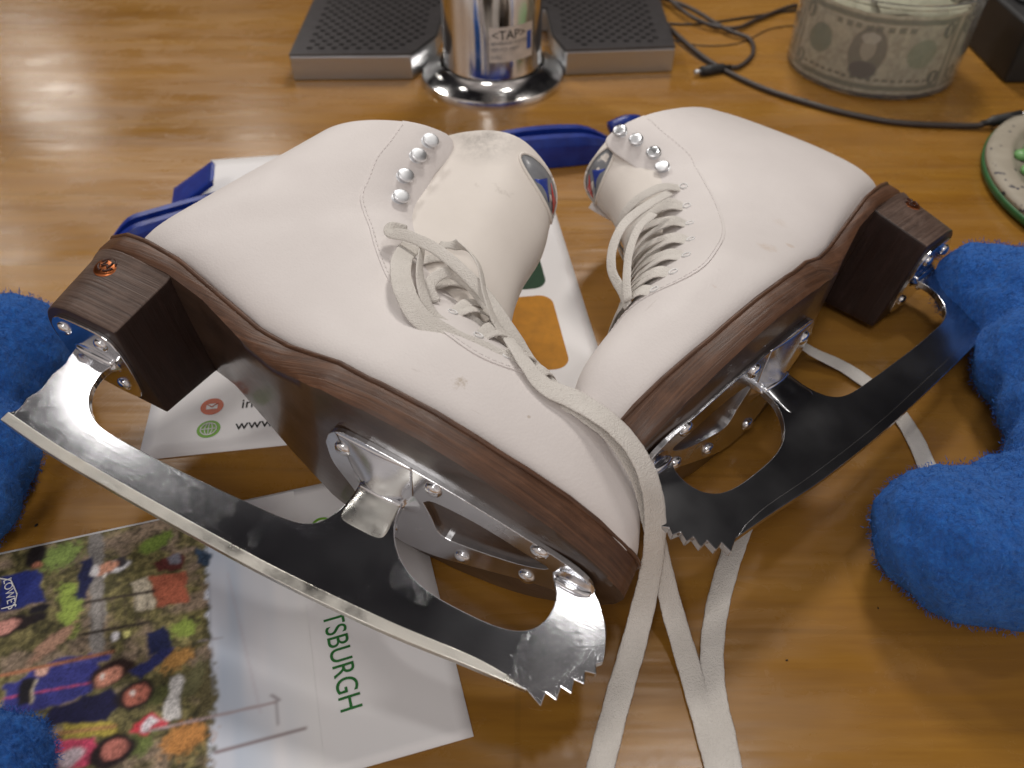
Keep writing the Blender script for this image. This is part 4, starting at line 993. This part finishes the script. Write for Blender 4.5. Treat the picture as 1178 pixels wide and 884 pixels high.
# ------------------------------------------------------------------ blue fleece pieces
def fleece(label, balls, loc_name='fleece_pad', sub=.30, seed=1, fib=26000):
    c0 = np.mean([b[0] for b in balls], 0); c0[2] = 0
    r = root(loc_name, label, 'fleece', c0)
    bm = bmesh.new()
    for p, rr, sq in balls:
        bmesh.ops.create_icosphere(bm, subdivisions=4, radius=1, matrix=Matrix.Translation(Vector(p - c0)) @ Matrix.Diagonal((rr, rr * sq[0], rr * sq[1], 1)))
    o = finish(bm, 'fleece_body', FLE, r, True, [('REMESH', dict(mode='VOXEL', voxel_size=sub * CM, use_smooth_shade=True)), ('SMOOTH', dict(iterations=14, factor=.6))])
    bpy.context.view_layer.update()
    ev = o.evaluated_get(bpy.context.evaluated_depsgraph_get()); me = bpy.data.meshes.new_from_object(ev)
    n = len(me.vertices); co = np.zeros(n * 3); me.vertices.foreach_get('co', co); co = co.reshape(-1, 3); no = np.zeros(n * 3); me.vertices.foreach_get('normal', no); no = no.reshape(-1, 3)
    q = co / CM
    # lumpy surface
    h = .22 * np.sin(q[:, 0] * 1.1 + seed) * np.sin(q[:, 1] * .9 + 2 * seed) + .10 * np.sin(q[:, 0] * 2.7 + q[:, 2] * 2 + seed) * np.sin(q[:, 1] * 2.3 - q[:, 2]) + .05 * np.sin(q[:, 0] * 6 + q[:, 1] * 3) * np.sin(q[:, 1] * 5.2 + q[:, 2] * 6)
    q = q + no * h[:, None]; q[:, 2] = np.maximum(q[:, 2], .02)
    me.vertices.foreach_set('co', (q * CM).ravel()); me.update()
    bpy.data.objects.remove(o); ob = bpy.data.objects.new('fleece_body', me); COL.objects.link(ob); ob.parent = r
    for p in me.polygons: p.use_smooth = True
    rg = np.random.default_rng(seed); vs, fs = [], []
    idx = rg.integers(0, n, fib)
    for k, i in enumerate(idx):
        p = q[i] + rg.normal(0, .1, 3); d = unit(no[i] + rg.normal(0, .75, 3)); s = unit(np.cross(d, rg.normal(0, 1, 3))) * .022; L = .09 + .16 * rg.random()
        b = len(vs); vs += [p - s, p + s, p + d * L + rg.normal(0, .03, 3)]; fs.append((b, b + 1, b + 2))
    m2 = bpy.data.meshes.new('pile'); m2.from_pydata([tuple(np.array(v) * CM) for v in vs], [], fs); m2.materials.append(FLE)
    o2 = bpy.data.objects.new('pile', m2); COL.objects.link(o2); o2.parent = ob
    return r
A3 = lambda u, v, z: at(u, v, z)
def ball(u, v, z, r, sy=1, sz=1): return (A3(u, v, z), r, (sy, sz))
fleece('royal blue fleece piece with rounded end on the right, touching the far blade', [ball(1142, 335, 3.2, 3.1, 1, .9), ball(1178, 350, 3.4, 3.6, 1, .85), ball(1198, 420, 3.0, 3.1), ball(1232, 380, 3.0, 4), ball(1228, 470, 3.0, 3.3), ball(1226, 540, 2.8, 2.7), ball(1105, 622, 3.0, 3.5, 1, .88), ball(1150, 625, 3.0, 3.7, 1, .85), ball(1195, 600, 3.0, 3.4)], seed=2)
fleece('royal blue fleece piece at the left edge beside the nearer blade tail', [ball(5, 405, 3.3, 3.2, 1, .95), ball(-40, 430, 3.3, 4.0), ball(-30, 520, 2.4, 2.9), ball(-45, 580, 2.0, 2.4)], seed=3, fib=16000)
fleece('small lump of blue fleece lying on the photo flyer', [ball(8, 880, 1.7, 1.75), ball(-30, 900, 1.8, 2.2)], seed=5, fib=12000)

# ------------------------------------------------------------------ tub of banknotes
jc = T2(1012, 96); jc = np.array([33.4, 74.0]); JR = 7.5
jar = root('banknote_tub', 'clear round tub lined with banknotes at the top right', 'tub', (jc[0], jc[1], 0))
CLR = MAT('clear_plastic', (.98, .98, .97, 1), .02, Transmission_Weight=.93, IOR=1.22); CLR.bump(CLR.noise(CLR.coord(), 22, 3), .35, .005); CLR = CLR.m
finish(lathe([(6.9, .03), (JR - .1, .1), (JR, .3), (JR + .12, 7.6), (JR + .28, 7.75), (JR + .28, 8.0), (JR + .05, 8.05), (JR - .08, 7.7), (JR - .12, .4)]), 'tub_wall', CLR, jar, True, [('EDGE_SPLIT', dict(split_angle=R(40)))])
# notes: printed strip round the inside
def note(a0, a1, z0, z1, rad, tilt=0):
    nu, nv = 150, 60; rows = []; bm = bmesh.new(); lay = bm.verts.layers.float_color.new('print'); V = []
    U, Vv = np.meshgrid(np.linspace(0, 1, nu), np.linspace(0, 1, nv)); X = U * 15.6; Y = Vv * 6.6
    base = lerp(np.ones((nv, nu, 3)) * srgb((150, 146, 126)), np.ones((nv, nu, 3)) * srgb((206, 200, 176)), np.clip(fbm(X, Y, 3, 3) * 1.2 - .1, 0, 1))
    im = base
    def put(m, c, al=1):
        nonlocal im
        m = np.clip(m, 0, 1) * al; im = im * (1 - m[..., None]) + srgb(c) * m[..., None]
    ed = np.minimum(np.minimum(X, 15.6 - X), np.minimum(Y, 6.6 - Y)); put(((ed > .25) & (ed < .75)).astype(float), (84, 88, 70), .8)
    put(((ed > .34) & (ed < .42)).astype(float), (190, 186, 160), .7)
    for cx_, c2 in ((3.2, (92, 112, 92)), (12.4, (122, 140, 112))): put((np.hypot(X - cx_, (Y - 3.5)) < 1.25).astype(float), c2, .7)
    put((((X - 7.8) / 1.55) ** 2 + ((Y - 3.4) / 2.1) ** 2 < 1).astype(float), (104, 100, 88), .85)
    put((((X - 7.8) / .62) ** 2 + ((Y - 3.7) / .95) ** 2 < 1).astype(float), (176, 170, 150), .9)
    put((((X - 7.8) / 1.2) ** 2 + ((Y - 1.9) / .75) ** 2 < 1).astype(float), (70, 68, 62), .85); put((((X - 7.8) / .8) ** 2 + ((Y - 4.6) / .45) ** 2 < 1).astype(float), (200, 196, 182), .8)
    put(((np.abs(Y - 1.15) < .12) & (X > 2) & (X < 13.6) & (np.sin(X * 9) > -.4)).astype(float), (60, 62, 52), .8)
    put(((np.abs(Y - 5.4) < .2) & (X > 4) & (X < 11.6) & (np.sin(X * 7) > -.3)).astype(float), (70, 76, 60), .7)
    for cx_, cy_ in ((1.35, 1.35), (14.25, 1.35), (1.35, 5.3), (14.25, 5.3)): put((np.hypot(X - cx_, Y - cy_) < .62).astype(float), (66, 74, 56), .85); put(((np.abs(X - cx_) < .1) & (np.abs(Y - cy_) < .4)).astype(float), (196, 192, 168), .9)
    im *= (1 + (rng.random((nv, nu, 1)) - .5) * .18)
    for j in range(nv):
        row = []
        for i in range(nu):
            a = R(a0 + (a1 - a0) * i / (nu - 1)); rr = rad + .06 * math.sin(i * .11) + .04 * math.sin(i * .31 + j * .1)
            v = bm.verts.new((rr * math.cos(a), rr * math.sin(a), z0 + (z1 - z0) * j / (nv - 1) + tilt * (i / nu - .5))); v[lay] = (*np.clip(im[j, i], 0, 1), 1); row.append(v)
        V.append(row)
    for j in range(nv - 1):
        for i in range(nu - 1): bm.faces.new((V[j][i], V[j][i + 1], V[j + 1][i + 1], V[j + 1][i]))
    o = finish(bm, 'banknote', BIL, jar, True); return o
for k in range(3): note(182 + k * 119, 182 + k * 119 + 121, .45 + .1 * k, 7.0 + .1 * k, 7.2 - .06 * k, .15)
for k in range(26):
    bm = bmesh.new(); a = rng.random() * 6.28; rr = rng.random() * 3.5; rows = []
    for i in range(12):
        rows.append([np.array([(i / 11 - .5) * 11, y, .35 * math.sin(i * .9 + k) + .25 * math.sin(y + k)]) for y in (-3.0, -1, 1, 3.0)])
    sheet(rows, False, bm)
    bmesh.ops.transform(bm, matrix=Matrix.Translation((rr * math.cos(a) * .4, rr * math.sin(a) * .4, .6 + k * .235)) @ Matrix.Rotation(rng.random() * 3.1, 4, 'Z') @ Matrix.Rotation(R(6) * (rng.random() - .5), 4, 'X'), verts=bm.verts[:])
    finish(bm, 'banknote', NOTE if k else (NOTE := m_plain('note_paper', (.33, .33, .24, 1), .8)), jar, True, [SOLI(.02)])

# ------------------------------------------------------------------ cables
def cable(label, pts, rad, plug=None, name='cable', plug2=None):
    P = [A3(u, v, z) for u, v, z in pts]
    o = finish(tube(P, rad, None, 10, 10), name, BLK2 if rad > .15 else BLK, None, True)
    tag(o, label, 'cable', 'cables by the drip tray')
    if plug:
        d = unit(P[-1] - P[-2]); bm = bmesh.new()
        tube([P[-1] - d * .2, P[-1] + d * .7, P[-1] + d * 1.0, P[-1] + d * 2.9], lambda f: (.26 + .1 * f) if f < .3 else .46, bm, 10, 2)
        b = finish(bm, 'connector_plug', BLK, o, True)
        bm = bmesh.new(); tube([P[-1] + d * 2.8, P[-1] + d * 3.6], .22, bm, 8, 1); finish(bm, 'plug_tip', STL, b, True)
    return o
BLK2 = m_plain('grey_cable_jacket', (.045, .035, .032, 1), .45)
cable('thick dark cable running across to the plug at the green beaded dish', [(722, -8, .25), (765, 28, .25), (812, 68, .25), (868, 98, .25), (930, 119, .25), (985, 133, .25), (1040, 142, .25), (1118, 145, .3), (1132, 142, .5)], .24, True)
cable('black cable looping back to a plug in front of the tub', [(735, -10, .2), (790, 8, .6), (835, 34, .5), (862, 45, .3), (866, 62, .2), (852, 76, .25), (838, 78, .3)], .21, True)
cable('black cable passing behind to a dark connector at the tub', [(758, -10, .8), (800, 22, .6), (842, 33, .4), (872, 22, .3), (905, 9, .3), (925, 5, .3)], .2)
cable('thin black cable under the others behind the tray corner', [(745, 26, .12), (800, 28, .12), (860, 20, .12), (900, 14, .12), (940, 10, .12)], .11)
cable('hair thin dark wire curving across the wood to the tub', [(752, 38, .06), (800, 52, .06), (850, 50, .06), (885, 34, .06), (925, 28, .06)], .06)
cable('hair thin wire slanting under the thick cable', [(742, 14, .06), (790, 58, .06), (840, 88, .06), (880, 104, .06), (930, 115, .06)], .06)

# ------------------------------------------------------------------ beaded dish at the right edge
dc = np.array([48.6, 50.6]); DR = 13.3
dish = root('beaded_dish', 'oval dish with speckled pale rim and green glass beads at the right edge', 'dish', (dc[0], dc[1], 0))
SPK = MAT('speckled_clay', rough=.6); vv = SPK.coord(); SPK.col(SPK.mix(SPK.ramp(SPK.noise(vv, 130, 2, .5), [(.63, g(0)), (.67, g(1))]), SPK.ramp(SPK.noise(vv, 30, 3), [(.3, (.27, .24, .185, 1)), (.7, (.40, .36, .29, 1))]), (.03, .03, .05, 1))); SPK.bump(SPK.noise(vv, 60, 3), .3, .002)
DGR = m_plain('green_underside', (.02, .12, .03, 1), .5); BEA = m_plain('green_glass', (.15, .36, .12, 1), .4, 0, Coat_Weight=.1)
finish(lathe([(DR - .6, .03), (DR + .1, .35), (DR + .15, .75), (DR, .9), (DR - .8, .7)], 80), 'underside', DGR, dish)
finish(lathe([(DR + .02, .88), (DR - .05, 1.2), (DR - .5, 1.38), (DR - 1.5, 1.4), (DR - 1.9, 1.25), (DR - 2.0, .95), (.1, .95)], 80), 'rim', SPK.m, dish)
for k in range(190):
    a = k * 2.39996; rr = (DR - 2.5) * math.sqrt((k + .5) / 190)
    bm = bmesh.new(); s_ = .68 + .2 * rng.random()
    bmesh.ops.create_icosphere(bm, subdivisions=2, radius=1, matrix=Matrix.Translation((rr * math.cos(a), rr * math.sin(a), 1.15)) @ Matrix.Rotation(rng.random() * 3, 4, 'Z') @ Matrix.Diagonal((s_, s_ * .9, .38, 1)))
    finish(bm, 'bead', BEA, dish, True)

# ------------------------------------------------------------------ dark box and pale pack behind the tub
p = T2(1176, 98)
bx = root('equipment_box', 'black box at the top right corner behind the tub', 'box', (p[0] - 1.6, p[1] + .2, 0))
bm = bmesh.new(); box(bm, (9, 7, 2.6), (18, 14, 5.2)); bb = finish(bm, 'casing', BLK, bx, False, [BEV(.35, 4)])
bm = bmesh.new(); box(bm, (9, -.03, 3.6), (16, .1, .12)); finish(bm, 'seam', DRK, bx, False)
pk = root('wrapped_pack', 'pale grey pack lying on top of the black box', 'pack', (p[0] - 1.0, p[1] + 5, 5.22))
bm = bmesh.new(); box(bm, (7, 4, 1.2), (13, 8, 2.4)); finish(bm, 'wrapper', m_plain('pale_wrap', (.42, .44, .46, 1), .5), pk, True, [BEV(.6, 4)])

# ------------------------------------------------------------------ crumbs and lint on the wood
for u, v, r_, lb in ((42, 605, .10, 'dark speck on the wood between the left blue fleece and the photo flyer'), (1010, 700, .05, 'dark crumb on the wood close beside the right blue fleece ball'), (905, 760, .06, 'dark crumb alone on the wood right of the hanging laces')):
    p = A3(u, v, 0); bm = bmesh.new()
    bmesh.ops.create_icosphere(bm, subdivisions=2, radius=1, matrix=Matrix.Translation((p[0], p[1], r_ * .4)) @ Matrix.Rotation(u, 4, 'Z') @ Matrix.Diagonal((r_, r_ * .6, r_ * .5, 1)))
    tag(finish(bm, 'crumb', DRK), lb, 'crumb', 'crumbs on the table')
